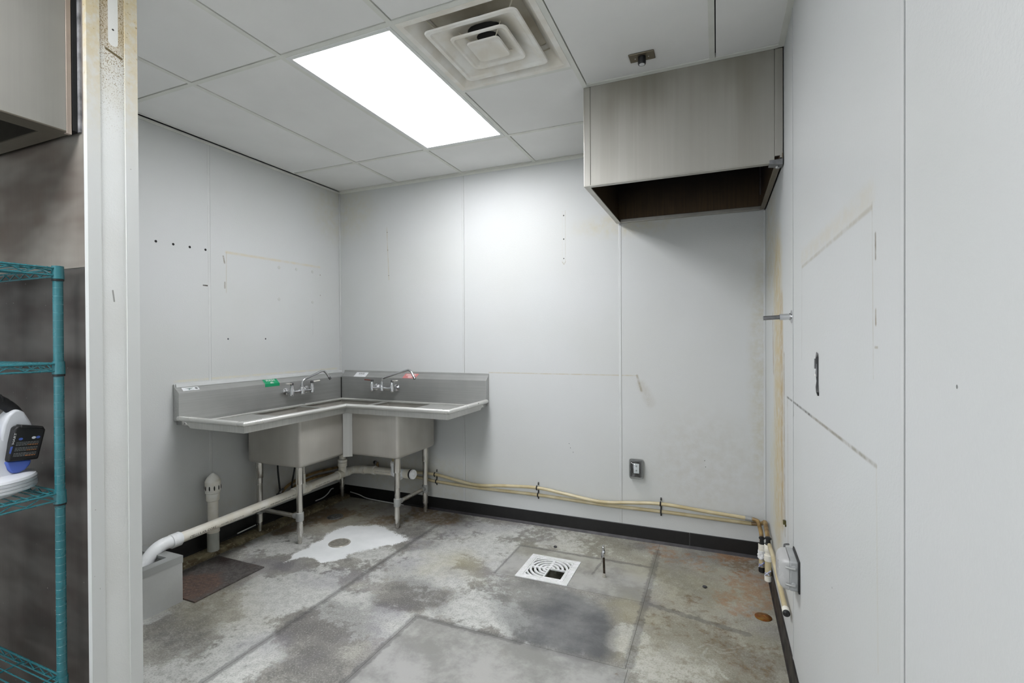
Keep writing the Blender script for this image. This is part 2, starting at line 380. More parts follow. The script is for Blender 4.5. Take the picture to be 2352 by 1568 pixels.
def floor_mat():
    t = NT('worn_painted_concrete'); p = t.pos()
    def at(nm):
        a = t.n('ShaderNodeAttribute', attribute_name=nm); sp = t.n('ShaderNodeSeparateColor'); t.l.new(a.outputs['Color'], sp.inputs[0]); return sp.outputs
    A, B, C_ = at('ma'), at('mb'), at('mc')
    white, dark, light = A[0], A[1], A[2]; drk, rust, brown = B[0], B[1], B[2]; yel, smo, joint = C_[0], C_[1], C_[2]
    n1 = t.noise(p, 4, 8, .68); n2 = t.noise(p, 24, 7, .74); n3 = t.noise(p, 130, 4, .7); n5 = t.noise(p, 2.1, 3)
    rgh = t.math('SUBTRACT', 1.0, smo)
    base = t.mix(t.smooth(n1, .36, .62), lin((122,120,115)), lin((156,154,147)))
    # worn light paint: a soft light mask broken up by crisp peeling noise
    pe = t.math('ADD', t.math('MULTIPLY', light, .30), t.math('MULTIPLY_ADD', n1, .55, t.math('MULTIPLY', n2, .55)))
    pe = t.math('SUBTRACT', pe, t.math('MULTIPLY', drk, .14))
    peel = t.smooth(pe, .60, .70)
    peel = t.math('MULTIPLY', peel, t.math('MULTIPLY_ADD', smo, -.75, .88))
    c = t.mix(peel, base, t.mix(t.smooth(n2, .4, .6), lin((174,175,171)), lin((196,197,193))))
    dk = t.smooth(t.math('ADD', t.math('MULTIPLY', drk, .42), t.math('MULTIPLY_ADD', n2, .9, -.36)), .22, .42)
    c = t.mix(t.math('MULTIPLY', dk, .48), c, lin((78,76,77)))
    spk = t.math('MULTIPLY', t.smooth(n3, .53, .60), t.math('MULTIPLY_ADD', rgh, .30, .06)); c = t.mix(spk, c, lin((78,76,74)))
    spl = t.math('MULTIPLY', t.smooth(n3, .44, .38), t.math('MULTIPLY_ADD', rgh, .22, .06)); c = t.mix(spl, c, lin((205,205,200)))
    pur = t.smooth(n5, .52, .66, 0, .30); c = t.mix(pur, c, lin((126,123,135)))
    sm = t.mix(t.smooth(n1, .4, .6), lin((138,138,135)), lin((166,166,163))); c = t.mix(t.math('MULTIPLY', smo, .72), c, sm)
    c = t.mix(t.math('MULTIPLY', yel, .45), c, lin((164,157,122)))
    c = t.mix(t.math('MULTIPLY', dark, .9), c, t.mix(t.smooth(n1, .36, .64), lin((84,86,88)), lin((112,113,113))))
    br = t.smooth(t.math('ADD', t.math('MULTIPLY', brown, .62), t.math('MULTIPLY_ADD', n2, 1.5, -.72)), .3, .62)
    c = t.mix(t.math('MULTIPLY', br, .78), c, t.mix(t.smooth(n3, .42, .58), lin((78,55,34)), lin((124,103,72))))
    ru = t.smooth(t.math('ADD', t.math('MULTIPLY', rust, .5), t.math('MULTIPLY_ADD', n2, 1.3, -.62)), .3, .55)
    c = t.mix(t.math('MULTIPLY', ru, .62), c, t.mix(t.smooth(n3, .42, .58), lin((132,84,52)), lin((160,128,94))))
    jm = t.smooth(t.math('ADD', joint, t.math('MULTIPLY_ADD', n2, 1.3, -.72)), .45, .70); c = t.mix(t.math('MULTIPLY', jm, .48), c, lin((78,77,78)))
    wp = t.smooth(t.math('ADD', white, t.math('MULTIPLY_ADD', n3, .75, t.math('MULTIPLY_ADD', n2, .5, -.62))), .45, .53)
    c = t.mix(wp, c, t.mix(t.smooth(n1, .3, .7), lin((234,236,236)), lin((222,225,225))))
    t.bump(t.math('ADD', n3, t.math('MULTIPLY', wp, .5)), .0014, .4)
    return t.set(c, t.math('MULTIPLY_ADD', n2, .3, .38), 0, .35)
M['floor'] = floor_mat()
M['floor_base'] = simple('joint_dirt', (66,62,58), .9)
fl = box(-1.6, WX+.1, -6.1, .1, -.12, -.006)
# pit for the floor sink is cut out of the base slab
FS = (1.988, 2.301, -.79, -.479)
m = MB()
for (a,b,c_,d) in ((-1.6,FS[0]+.02,-6.1,.1),(FS[1]-.02,WX+.1,-6.1,.1),(FS[0]+.02,FS[1]-.02,-6.1,FS[2]+.02),(FS[0]+.02,FS[1]-.02,FS[3]-.02,.1)):
    m.box(a,b,c_,d,-.30,-.006)
FLOOR = struct(m.build('floor', M['floor_base'], org=(0,0,0), smooth=False), 'worn grey concrete floor with peeling paint, rust and grease stains')
G = .0008
def slab(rects, name='concrete_slab', res=.0065):
    VS = []; FSs = []; nb = 0
    for (x0,x1,y0,y1,g) in rects:
        x0 += G*g[0]; x1 -= G*g[1]; y0 += G*g[2]; y1 -= G*g[3]
        ylist = np.array([y0, y1]) if y1 <= -2.4 else np.linspace(y0, y1, max(2, int((y1-y0)/res)+1))
        r2 = res if y1 > -2.4 else .1
        xs = np.linspace(x0, x1, max(2, int((x1-x0)/r2)+1)); nx, ny = len(xs), len(ylist)
        X, Y = np.meshgrid(xs, ylist)
        VS.append(np.stack([X.ravel(), Y.ravel(), np.zeros(X.size)], 1))
        i = np.arange(nx-1)[None,:]+np.arange(ny-1)[:,None]*nx+nb
        FSs.append(np.stack([i, i+1, i+1+nx, i+nx], -1).reshape(-1,4)); nb += X.size
    v = np.concatenate(VS); f = np.concatenate(FSs)
    me = bpy.data.meshes.new(name); me.vertices.add(len(v)); me.vertices.foreach_set('co', v.astype(np.float32).ravel())
    me.loops.add(f.size); me.loops.foreach_set('vertex_index', f.astype(np.int32).ravel())
    me.polygons.add(len(f)); me.polygons.foreach_set('loop_start', np.arange(0, f.size, 4, dtype=np.int32))
    me.update(calc_edges=True)
    mk = floor_masks(v[:,0], v[:,1])
    for k, nm in enumerate(('ma','mb','mc')):
        a = me.attributes.new(nm, 'FLOAT_COLOR', 'POINT')
        a.data.foreach_set('color', np.stack([mk[3*k], mk[3*k+1], mk[3*k+2], np.ones(len(v))], 1).astype(np.float32).ravel())
    return finish(name, me, M['floor'], FLOOR, Vector((0,0,0)), smooth=False, recalc=False)
Y0, YM = -6.0, -2.4
slab([(-1.5,1.16,YM,0,(0,1,0,0)),(-1.5,1.16,Y0,YM,(0,1,0,0))])
slab([(1.16,1.863,-1.355,0,(1,0,0,0)),(1.863,2.72,-1.355,-.8,(0,1,1,1)),(1.863,2.72,-.385,0,(0,1,1,0)),(1.16,1.69,YM,-1.355,(1,1,0,0)),(1.16,1.69,Y0,YM,(1,1,0,0))])
slab([(1.69,2.73,YM,-1.355,(1,1,0,1)),(1.69,2.73,Y0,YM,(1,1,0,0))])
slab([(1.863,FS[0],-.8,-.385,(1,0,1,1)),(FS[1],2.72,-.8,-.385,(0,1,1,1)),(FS[0],FS[1],-.8,FS[2],(0,0,1,0)),(FS[0],FS[1],FS[3],-.385,(0,0,0,1))])
slab([(2.72,WX,-1.355,0,(1,0,0,0)),(2.73,WX,YM,-1.355,(1,0,0,0)),(2.73,WX,Y0,YM,(1,0,0,0))])
# low concrete kerb at the foot of the left wall
def kerb_mat():
    t = NT('grimy_kerb_concrete'); p = t.pos(); n1 = t.noise(p, 9, 5, .65); n2 = t.noise(p, 60, 4, .65)
    c = t.mix(t.smooth(n1, .35, .65), lin((120,110,84)), lin((74,62,42))); c = t.mix(t.smooth(n2, .52, .66, 0, .7), c, lin((150,143,120)))
    t.bump(n2, .003, .5); return t.set(c, .7)
struct(MB().prism([(0,-.004),(.118,-.004),(.112,.016),(.095,.024),(0,.026)],'y',-2.345,-.02).build('trim_1', kerb_mat(), bevel=0), 'low grimy concrete kerb along the left wall')

# ------------------------------------------------------------------ walls
GREY = (122,114,98); TAN = (176,160,118); DK = (70,62,52); PALE = (188,182,160)
back_segs = [((1.455,1.118),(2.571,1.122),.006,TAN,.55),((2.571,1.122),(2.60,1.02),.012,(140,128,104),.7),((2.60,1.06),(2.66,.94),.05,(168,162,148),.35),
             ((.505,2.32),(.525,1.88),.006,TAN,.5),((2.047,2.30),(2.045,1.93),.003,(196,194,184),.6),((2.068,2.30),(2.068,1.93),.003,(170,166,150),.6),((2.045,1.93),(2.057,1.913),.005,(160,154,136),.7),((2.057,1.913),(2.068,1.93),.005,(160,154,136),.7)]
back_dots = [((.51,2.28),.004,(90,82,70)),((.515,2.13),.004,(90,82,70)),((.523,1.915),.004,(70,66,60)),((2.056,2.265),.006,(90,86,78)),((2.056,2.095),.006,(70,66,60)),((2.056,1.955),.005,(80,76,70)),((2.09,.62),.003,(70,66,60)),((2.10,.59),.003,(70,66,60)),((2.12,.56),.003,(70,66,60)),((3.0,.58),.003,(70,66,60)),((3.005,.54),.003,(70,66,60))]
back_blobs = [((3.0,.55),.5,.5,(176,172,160),.35),((.02,2.5),.5,.35,(196,192,172),.6),((2.5,2.16),.5,.12,(196,186,150),.5),((3.33,1.2),.10,1.2,(178,170,140),.5),((.75,.25),.9,.28,(188,182,160),.5)]  # top-corner blob mixes yellowed grease with painted corner shading
left_segs = [((-1.087,1.975),(-.24,1.985),.014,(200,192,172),.8),((-1.087,1.975),(-1.09,1.70),.004,(176,168,148),.6),((-1.11,1.945),(-1.10,1.90),.008,(130,122,108),.9),((-1.10,1.77),(-1.10,1.73),.007,(140,132,118),.9),((-1.25,1.735),(-1.205,1.735),.007,(60,54,48),1),((-.32,1.60),(-.32,1.42),.004,(180,182,182),.7),((-1.44,1.125),(-.05,1.125),.012,(206,200,176),.6)]
left_dots = [((y,1.968),.009,(18,16,16)) for y in (-1.54,-1.439,-1.337,-1.234)]+[((-1.079,1.386),.007,(80,82,88)),((-.779,1.386),.007,(70,70,74)),((-.235,1.92),.006,(150,145,132)),((-.235,1.75),.005,(140,136,126))]
left_blobs = [((-.02,2.5),.45,.4,(194,190,170),.55),((-.4,.3),1.0,.3,(190,184,164),.4),((-1.25,.1),.5,.25,(190,186,172),.4)]  # top-corner blob is part grease, part shading put into the colour
right_segs = [((-1.41,1.628),(-2.258,1.632),.009,(150,142,122),.55),((-1.41,1.66),(-2.258,1.66),.04,(196,190,174),.5),((-1.41,1.62),(-1.405,1.30),.004,(120,112,96),.5),((-2.262,1.64),(-2.27,1.30),.004,(160,152,134),.5),((-2.283,1.575),(-2.285,1.53),.007,(104,92,70),1),((-2.285,1.43),(-2.286,1.405),.007,(128,116,94),.9),((-2.28,1.36),(-2.298,1.36),.004,(150,142,124),.9),
              ((-1.0,1.122),(-1.60,1.127),.007,(58,52,46),.95),((-1.60,1.127),(-2.289,1.135),.007,(116,106,86),.8),((-2.289,1.135),(-2.30,.75),.006,(190,186,174),.5),((-1.19,1.12),(-1.20,1.07),.006,(70,64,56),.9),((-1.02,1.12),(-1.03,.45),.008,(130,114,80),.7),
              ((-.66,.5),(-.64,1.75),.26,(192,176,136),1.0),((-.84,.55),(-.80,1.55),.09,(170,146,98),.9),((-.93,.5),(-.90,1.30),.02,(128,106,66),.8),((-.45,1.2),(-.42,1.5),.03,(150,122,80),.7)]
right_blobs = [((-.45,.6),.3,.5,(196,186,150),.5),((-.3,1.9),.4,.5,(190,178,144),.7)]
right_dots = [((-2.627,1.317),.0032,(110,112,112)),((-1.9,.72),.003,(90,88,84))]
FP = frp('frp_plain', 'xz')
M['wallcore'] = simple('wall_core', (168,166,160), .8)
WB = struct(box(-.1, WX+.1, .004, .12, -.12, H+.25).build('wall_back', M['wallcore'], smooth=False), 'white pebbled panel back wall')
WL = struct(box(-.12, -.004, -2.36, .004, -.12, H+.25).build('wall_left', M['wallcore'], smooth=False), 'white pebbled panel left wall')
WR = struct(box(WX+.004, WX+.12, -6.1, .004, -.12, H+.25).build('wall_right', M['wallcore'], smooth=False), 'white pebbled panel right wall')
S1, S2 = 1.2417, 2.4665
for a, b in ((0.006,S1-.002),(S1+.0009,S2-.002),(S2+.0012,WX-.006)): box(a,b,0,.004,.0,H).build('wall_panel', frp('frp_back', 'xz', back_segs, back_blobs, dots=back_dots, rng_=(a,b)), WB, smooth=False)
for a, b in ((-2.345,-1.204),(-1.200,-.006)): box(-.004,0,a,b,0,H).build('wall_panel', frp('frp_left', 'yz', left_segs, left_blobs, dots=left_dots, rng_=(a,b)), WL, smooth=False)
for a, b in ((-1.191,-.006),(-2.440,-1.195),(-3.66,-2.444),(-4.88,-3.664),(-6.0,-4.884)): box(WX,WX+.004,a,b,0,H).build('wall_panel', frp('frp_right', 'yz', right_segs, right_blobs, dots=right_dots, rng_=(a,b)), WR, smooth=False)
def strip_y(x, w=.018): return MB().prism([(x-w,0),(x-.0004,0),(x-.0004,-.0018),(x-w+.004,-.0018)],'z',0.09,H)
strip_y(S1).build('panel_strip', M['strip'], WB, smooth=False); strip_y(S2).build('panel_strip', M['strip'], WB, smooth=False)
MB().prism([(0,-1.204-.016),(.0018,-1.216),(.0018,-1.2025),(0,-1.2025)],'z',.09,H).build('panel_strip', M['strip'], WL, smooth=False)
for y in (-1.193,-2.442,-3.662): MB().prism([(WX,y+.018),(WX-.0018,y+.014),(WX-.0018,y+.0004),(WX,y+.0004)],'z',.09,H).build('panel_strip', M['strip'], WR, smooth=False)
struct(box(0,.012,-.012,0,1.112,H-.02).build('trim_2', M['strip'], smooth=False, bevel=.003), 'white vinyl corner trim above the sink')
struct(box(WX-.012,WX,-.012,0,.1,2.165).build('trim_3', M['strip'], smooth=False, bevel=.003), 'white vinyl corner trim below the hood')
# unseen sides of the room, so light bounces as it would
m = MB()
for q in ((-1.6,-1.3,-.12,H+.25),(3.1,WX+.1,-.12,H+.25),(-1.3,3.1,-.12,.15),(-1.3,3.1,2.45,H+.25)): m.box(q[0],q[1],-6.12,-6.0,q[2],q[3])  # wide opening added so daylight fills the room from the front
struct(m.build('wall_front', FP, smooth=False), 'unseen front wall with a wide opening added to let in fill daylight')
struct(box(-1.62, -1.5, -6.0, -2.49, -.12, H+.25).build('wall_far_left', FP, smooth=False))
# cove base
def base_prof(s=1): return [(0,0),(.0,.098),(.004,.100),(.006,.096),(.007,.012),(.013,.003),(.013,0)]
m = MB(); pr = base_prof()
def lay(o, lab): return struct(o, lab)
bb = MB().prism([(-u,z) for u,z in pr],'x',0.02,2.905).build('baseboard_back', M['base'], smooth=False); lay(bb,'black vinyl cove base along the back wall')
MB().prism([(-u,z) for u,z in pr],'x',2.908,WX-.008).build('base_length', M['base'], bb, smooth=False)
MB().prism([(-.0072,.013),(-.0135,.004),(-.0135,.0),(-.021,.0),(-.018,.005),(-.009,.016)],'x',.9,WX-.03).build('cove_lip', M['base_lip'], bb, smooth=False)
lay(MB().prism([(u,z+.024) for u,z in pr],'y',-2.345,-.02).build('baseboard_left', M['base'], smooth=False),'black vinyl cove base above the kerb of the left wall')
lay(MB().prism([(WX-u*1.1,z) for u,z in pr],'y',-5.9,-.008).build('baseboard_right', simple('brown_black_base',(36,29,26),.5,var=.25,vs=14,c2=(14,12,11)), smooth=False),'brown-black vinyl base along the right wall')

# partition wall end on the left
XE, YS, YN = 1.23, -2.49, -2.347
def pillar_mat():
    t = NT('stained_partition_end'); p = t.pos(); sx = t.n('ShaderNodeSeparateXYZ'); t.l.new(p, sx.inputs[0])
    cb = t.n('ShaderNodeCombineXYZ'); t.l.new(sx.outputs[1], cb.inputs[0]); t.l.new(sx.outputs[2], cb.inputs[1]); uv = cb.outputs[0]
    c = t.mix(t.smooth(t.noise(p, 4, 3), .3, .7), lin((226,228,226)), lin((220,221,218)))
    up = t.smooth(sx.outputs[2], 2.02, 2.42); up2 = t.smooth(sx.outputs[2], 2.30, 2.40)
    n = t.noise(p, 260, 3, .7); bl = t.noise(p, 12, 3)
    c = t.mix(t.math('MULTIPLY', up, t.smooth(bl, .3, .7, .15, .6)), c, lin((200,188,150)))
    c = t.mix(t.math('MULTIPLY', up2, .5), c, lin((176,152,104)))
    c = t.mix(t.math('MULTIPLY', t.smooth(t.math('ADD', n, t.math('MULTIPLY', up, .09)), .60, .68), t.smooth(sx.outputs[2], 1.95, 2.3)), c, lin((132,110,68)))
    cl = seg_mask(t, uv, (-2.416,2.37), (-2.416,2.9), .0155, .9); c = t.mix(cl, c, lin((228,229,224)))
    c = t.mix(seg_mask(t, uv, (-2.436,2.338), (-2.392,2.326), .006), c, lin((104,90,60)))
    c = t.mix(seg_mask(t, uv, (-2.416,2.41), (-2.4155,2.41), .0035, .8), c, lin((60,58,54)))
    c = t.mix(seg_mask(t, uv, (-2.424,1.545), (-2.42,1.51), .0035, .3), c, lin((150,150,146)))
    t.bump(t.math('ADD', t.noise(p, 230, 2), t.noise(p, 120, 2)), .0018, .35); return t.set(c, .35, 0, .4)
def ptrim_mat():
    t = NT('stained_corner_trim'); p = t.pos(); sx = t.n('ShaderNodeSeparateXYZ'); t.l.new(p, sx.inputs[0])
    c = lin((211,213,211)); n = t.noise(p, 30, 4, .7)
    up = t.math('MULTIPLY', t.smooth(sx.outputs[2], 1.9, 2.5), t.smooth(n, .35, .6, .35, 1)); c = t.mix(up, c, lin((206,192,156)))
    c = t.mix(t.math('MULTIPLY', t.smooth(t.noise(p, 60, 3, .7), .62, .72), t.smooth(sx.outputs[2], 2.1, 2.5)), c, lin((120,100,60)))
    c = t.mix(t.smooth(t.noise(p, 70, 2), .76, .79, 0, .6), c, lin((110,104,92)))
    return t.set(c, .35)
M['ptrim'] = ptrim_mat()
WP = struct(box(-1.5, XE-.004, YS+.004, YN-.004, -.006, H+.02).build('wall_partition', M['wallcore'], smooth=False), 'white end of the partition wall with stained top')
box(XE-.004, XE, YS+.03, YN-.03, 0, H).build('wall_panel', pillar_mat(), WP, smooth=False)
box(-.002, XE-.03, YN-.004, YN, 0, H).build('wall_panel', FP, WP, smooth=False)
def ltrim(pts): return MB().prism(pts,'z',0,H)
ltrim([(XE-.016,YS-.003),(XE+.003,YS-.003),(XE+.003,YS+.034),(XE,YS+.034),(XE,YS),(XE-.016,YS)]).build('corner_trim', M['ptrim'], WP, smooth=False)
ltrim([(XE-.03,YN+.003),(XE+.003,YN+.003),(XE+.003,YN-.036),(XE,YN-.036),(XE,YN),(XE-.03,YN)]).build('corner_trim', M['ptrim'], WP, smooth=False)
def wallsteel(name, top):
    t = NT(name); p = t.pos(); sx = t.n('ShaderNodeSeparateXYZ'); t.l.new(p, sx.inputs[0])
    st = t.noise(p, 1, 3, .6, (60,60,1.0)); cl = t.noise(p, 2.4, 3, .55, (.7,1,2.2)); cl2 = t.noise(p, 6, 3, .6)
    c = t.mix(t.smooth(cl, .35, .65), lin((196,190,180) if top else (112,108,104)), lin((150,138,128) if top else (72,64,60))); c = t.mix(t.smooth(cl2, .5, .75, 0, .4), c, lin((142,124,110) if top else (74,62,56)))  # colour bands painted in as reflections; lower panel toned darker
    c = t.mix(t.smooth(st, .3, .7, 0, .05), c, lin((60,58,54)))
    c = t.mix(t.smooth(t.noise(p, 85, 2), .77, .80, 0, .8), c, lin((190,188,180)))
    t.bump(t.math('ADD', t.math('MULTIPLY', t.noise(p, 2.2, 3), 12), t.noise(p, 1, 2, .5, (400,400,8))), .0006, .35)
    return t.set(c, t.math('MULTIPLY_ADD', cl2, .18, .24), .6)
MS = wallsteel('reflection_banded_cladding', 1); MSL = wallsteel('dark_reflection_banded_cladding', 0)
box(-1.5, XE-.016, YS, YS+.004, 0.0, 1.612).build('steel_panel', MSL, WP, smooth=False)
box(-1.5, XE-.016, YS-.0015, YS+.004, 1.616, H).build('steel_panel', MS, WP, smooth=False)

# ------------------------------------------------------------------ ceiling
CE = struct(box(-1.6, WX+.1, -6.1, .1, H+.16, H+.22).build('ceiling', M['plenum'], smooth=False), 'suspended ceiling of smooth white vinyl tiles in a white grid')
F2 = .6096
cols = [ .6185+F2*k for k in range(-3, 5)]      # bar centres: -1.21 ... 3.057
rows = [-.515, -1.734, -2.953, -4.172, -5.391]
HB = .012
VENT = (cols[5]+HB, cols[6]-HB, -1.734+HB, -1.1245-HB)
def bar(x0,x1,y0,y1): return box(x0,x1,y0,y1,H-.0016,H+.022).build('grid_bar', M['grid'], CE, smooth=False)
for x in cols:
    if x < -.1:
        bar(x-HB,x+HB,-6.0,-2.5)
    else:
        if abs(x-cols[6]) < .01: bar(x-HB,x+HB,-6.0,-.89)
        elif x > 3: bar(x-HB,x+HB,-6.0,-.915-.024)
        else: bar(x-HB,x+HB,-6.0,-.024)
xs_ = [c for c in cols]
edges = [-1.5]+cols+[WX]
for r in rows:
    for i in range(len(edges)-1):
        a, b = edges[i], edges[i+1]
        if b < .1 and r > -2.4: continue
        a2 = (a+HB if i else a); b2 = (b-HB if i < len(edges)-2 else b)
        if r > -.9 and a2 > 2.4: continue
        if i == len(edges)-2: b2 = WX-.024
        bar(max(a2, .024) if r > -2.4 and a2 < .024 else a2, b2, r-HB, r+HB)
bar(cols[5]+HB, cols[6]-HB, -1.1245-HB, -1.1245+HB)
bar(2.4356+.024, WX-.024, -.938, -.9105)
# wall angle
box(0,.024,-2.34,0,H-.0016,H+.004).build('wall_angle', M['grid'], CE, smooth=False); box(0,.0025,-2.34,0,H-.02,H-.0016).build('wall_angle', M['grid'], CE, smooth=False)
box(.024,2.436,-.024,0,H-.0016,H+.004).build('wall_angle', M['grid'], CE, smooth=False); box(0,2.436,-.0025,0,H-.02,H-.0016).build('wall_angle', M['grid'], CE, smooth=False)
box(WX-.024,WX,-6,-.914,H-.0016,H+.004).build('wall_angle', M['grid'], CE, smooth=False)
LIGHTS = [(cols[4], rows[1], rows[0])]           # (left bar, near row, far row)
LIGHTS += [(cols[4], rows[3], rows[2]), (cols[3], rows[4], rows[3])]  # unseen panels added toward and behind the viewer for fill light
def is_light(a, y0): return any(abs(a-l[0]) < .01 and abs(y0-l[1]) < .01 for l in LIGHTS)
def tile(x0,x1,y0,y1):
    # each lay-in panel rests on its bars with a narrow open joint on two sides
    box(x0+.0045, x1+.003, y0-.003, y1-.0045, H+.001+random.uniform(0,.0012), H+.014).build('ceiling_tile', M['ceil'], CE, smooth=False)
rr = [0]+rows+[-6.0]
for j in range(len(rr)-1):
    y1, y0 = rr[j], rr[j+1]; y1e = y1-(.024 if j == 0 else HB); y0e = y0+(HB if j < len(rr)-2 else 0)
    for i in range(len(edges)-1):
        a, b = edges[i], edges[i+1]
        if b < 0.1 and y1 > -2.4: continue
        x0 = a+(HB if i else 0); x1 = b-(HB if i < len(edges)-2 else .024)
        if i == 0: x1 = b-HB
        if y1 > -2.4 and x0 < .024 < x1: x0 = .024
        if is_light(a, y0): continue
        if j == 0 and x0 > 2.4: continue
        if j == 1 and abs(a-cols[5]) < .01:
            tile(x0, x1, -1.1245+HB, y1e); continue
        if j == 1 and x0 > 2.4: tile(x0, x1, y0e, -.938); continue
        tile(x0, x1, y0e, y1e)
# ------------------------------------------------------------------ ceiling lights
def troffer(l, label):
    x0, y0, y1 = l[0]+HB, l[1]+HB, l[2]-HB; x1 = l[0]+F2-HB
    t = thing('ceiling_light', ((x0+x1)/2,(y0+y1)/2,H), label, 'ceiling light', 'recessed fluorescent ceiling lights')
    a, b, c_, d = 1.266-1.228-HB, .0, .0, .0
    lx0, lx1, ly0, ly1 = x0+.026, x1-.019, y0+.022, y1-.032
    m = MB()
    for q in ((x0,lx0,y0,y1),(lx1,x1,y0,y1),(lx0,lx1,y0,ly0),(lx0,lx1,ly1,y1)): m.box(*q,H-.004,H+.01)
    m.build('door_frame', M['lamp_frame'], t, smooth=False, bevel=.0015)
    box(lx0,lx1,ly0,ly1,H+.0005,H+.004).build('lens', lens_mat(lx0,lx1), t, smooth=False)
    box(x0,x1,y0,y1,H+.012,H+.1).build('housing', M['lamp_frame'], t, smooth=False)
    return t
troffer(LIGHTS[0], 'lit white fluorescent panel light beside the ceiling air diffuser')
for l, lb_ in zip(LIGHTS[1:], ('unseen lit panel light added for fill in the next bay toward the viewer','unseen lit panel light added for fill behind the viewer near the steel-clad partition')): troffer(l, lb_)

# ------------------------------------------------------------------ air diffuser
def frustum(m, cx, cy, h0, z0, h1, z1, r0=.012, r1=.012, th=0):
    m.rings([[(cx+u, cy+v, z0) for u,v in rrect(-h0,h0,-h0,h0,r0)], [(cx+u, cy+v, z1) for u,v in rrect(-h1,h1,-h1,h1,r1)]], False, False)
dcx, dcy = (VENT[0]+VENT[1])/2, (VENT[2]+VENT[3])/2
D = thing('air_diffuser', (dcx,dcy,H), 'dusty white square stepped air diffuser in the ceiling beside the light', 'air diffuser')
hh = .2928
m = MB(); frustum(m,dcx,dcy,hh,H-.003,hh,H+.02,.002,.002); frustum(m,dcx,dcy,hh,H-.003,.268,H-.003,.002,.006); frustum(m,dcx,dcy,.268,H-.003,.262,H+.004,.006,.008); frustum(m,dcx,dcy,.262,H+.004,.205,H+.075,.008,.02)
m.build('outer_flange', M['white_metal'], D, smooth=True, ang=25)
m = MB(); frustum(m,dcx,dcy,.215,H+.068,.215,H+.09,.02,.02); m.rings([[(dcx+u,dcy+v,H+.078) for u,v in rrect(-.225,.225,-.225,.225,.02)],[(dcx+.102*math.cos(a),dcy+.102*math.sin(a),H+.078) for a in [PI/4*0+2*PI*k/20 for k in range(20)]]],False,False)
m.build('back_pan', M['dirty_metal'], D)
def cone(h0, h1, lip, zt, mat, name):
    m = MB()
    frustum(m,dcx,dcy,h0,H-.006,h0-.003,H-.012,.028,.028); frustum(m,dcx,dcy,h0-.003,H-.012,h0-lip,H-.012,.028,.02)
    frustum(m,dcx,dcy,h0-lip,H-.012,h0-lip-.006,H-.004,.02,.018); frustum(m,dcx,dcy,h0-lip-.006,H-.004,h1,zt,.018,h1*.75)
    frustum(m,dcx,dcy,h0,H-.006,h1+.006,zt+.004,.028,h1*.75)
    return m.build(name, mat, D, smooth=True, ang=30)
cone(.213,.088,.020,H+.052,M['white_metal'],'outer_cone'); cone(.133,.050,.014,H+.036,M['white_metal'],'inner_cone')
m = MB(); frustum(m,dcx,dcy,.078,H-.010,.074,H-.015,.02,.02); m.rings([[(dcx+u,dcy+v,H-.015) for u,v in rrect(-.074,.074,-.074,.074,.02)],[(dcx+u,dcy+v,H+.006) for u,v in rrect(-.03,.03,-.03,.03,.008)]],False,True); frustum(m,dcx,dcy,.078,H-.010,.03,H+.012,.02,.008)
m.build('centre_plate', M['white_metal'], D, ang=30)
MB().lathe([(.1,0),(.1,.07)],(dcx,dcy,H+.079),n=32).build('duct', M['duct'], D)
for sx_, sy_ in ((-1,1),(1,1),(-1,-1),(1,-1)):
    MB().tube([(dcx+sx_*.215,dcy+sy_*.215,H+.06),(dcx+sx_*.17,dcy+sy_*.17,H+.02)],.003,8).build('hanger_wire', M['dirty_metal'], D); MB().tube([(dcx+sx_*.1,dcy+sy_*.1,H+.03),(dcx+sx_*.06,dcy+sy_*.06,H+.0)],.0025,8).build('hanger_wire', M['dirty_metal'], D)

# heat detector plate on the ceiling in front of the hood
KP = thing('detector_plate', (2.759,-1.088,H), 'small brushed metal plate with black dial on the ceiling before the hood', 'wall plate')
box(2.702,2.816,-1.121,-1.054,H-.007,H+.0005).build('plate', steel('plate_steel',(120,112,96),.35,'x'), KP, bevel=.003)
MB().lathe([(.018,0),(.018,-.03),(.0165,-.034),(.013,-.034)],(2.759,-1.088,H-.006),n=24).build('dial_body', M['black'], KP)
MB().lathe([(.0125,0),(.0125,-.003),(.009,-.004)],(2.759,-1.088,H-.038),n=24).build('dial_face', M['white_sign'], KP)
for dx in (-.03,.03): MB().lathe([(.003,0),(.003,-.002)],(2.759+dx,-1.088,H-.0068),n=10).build('screw', M['chrome'], KP)

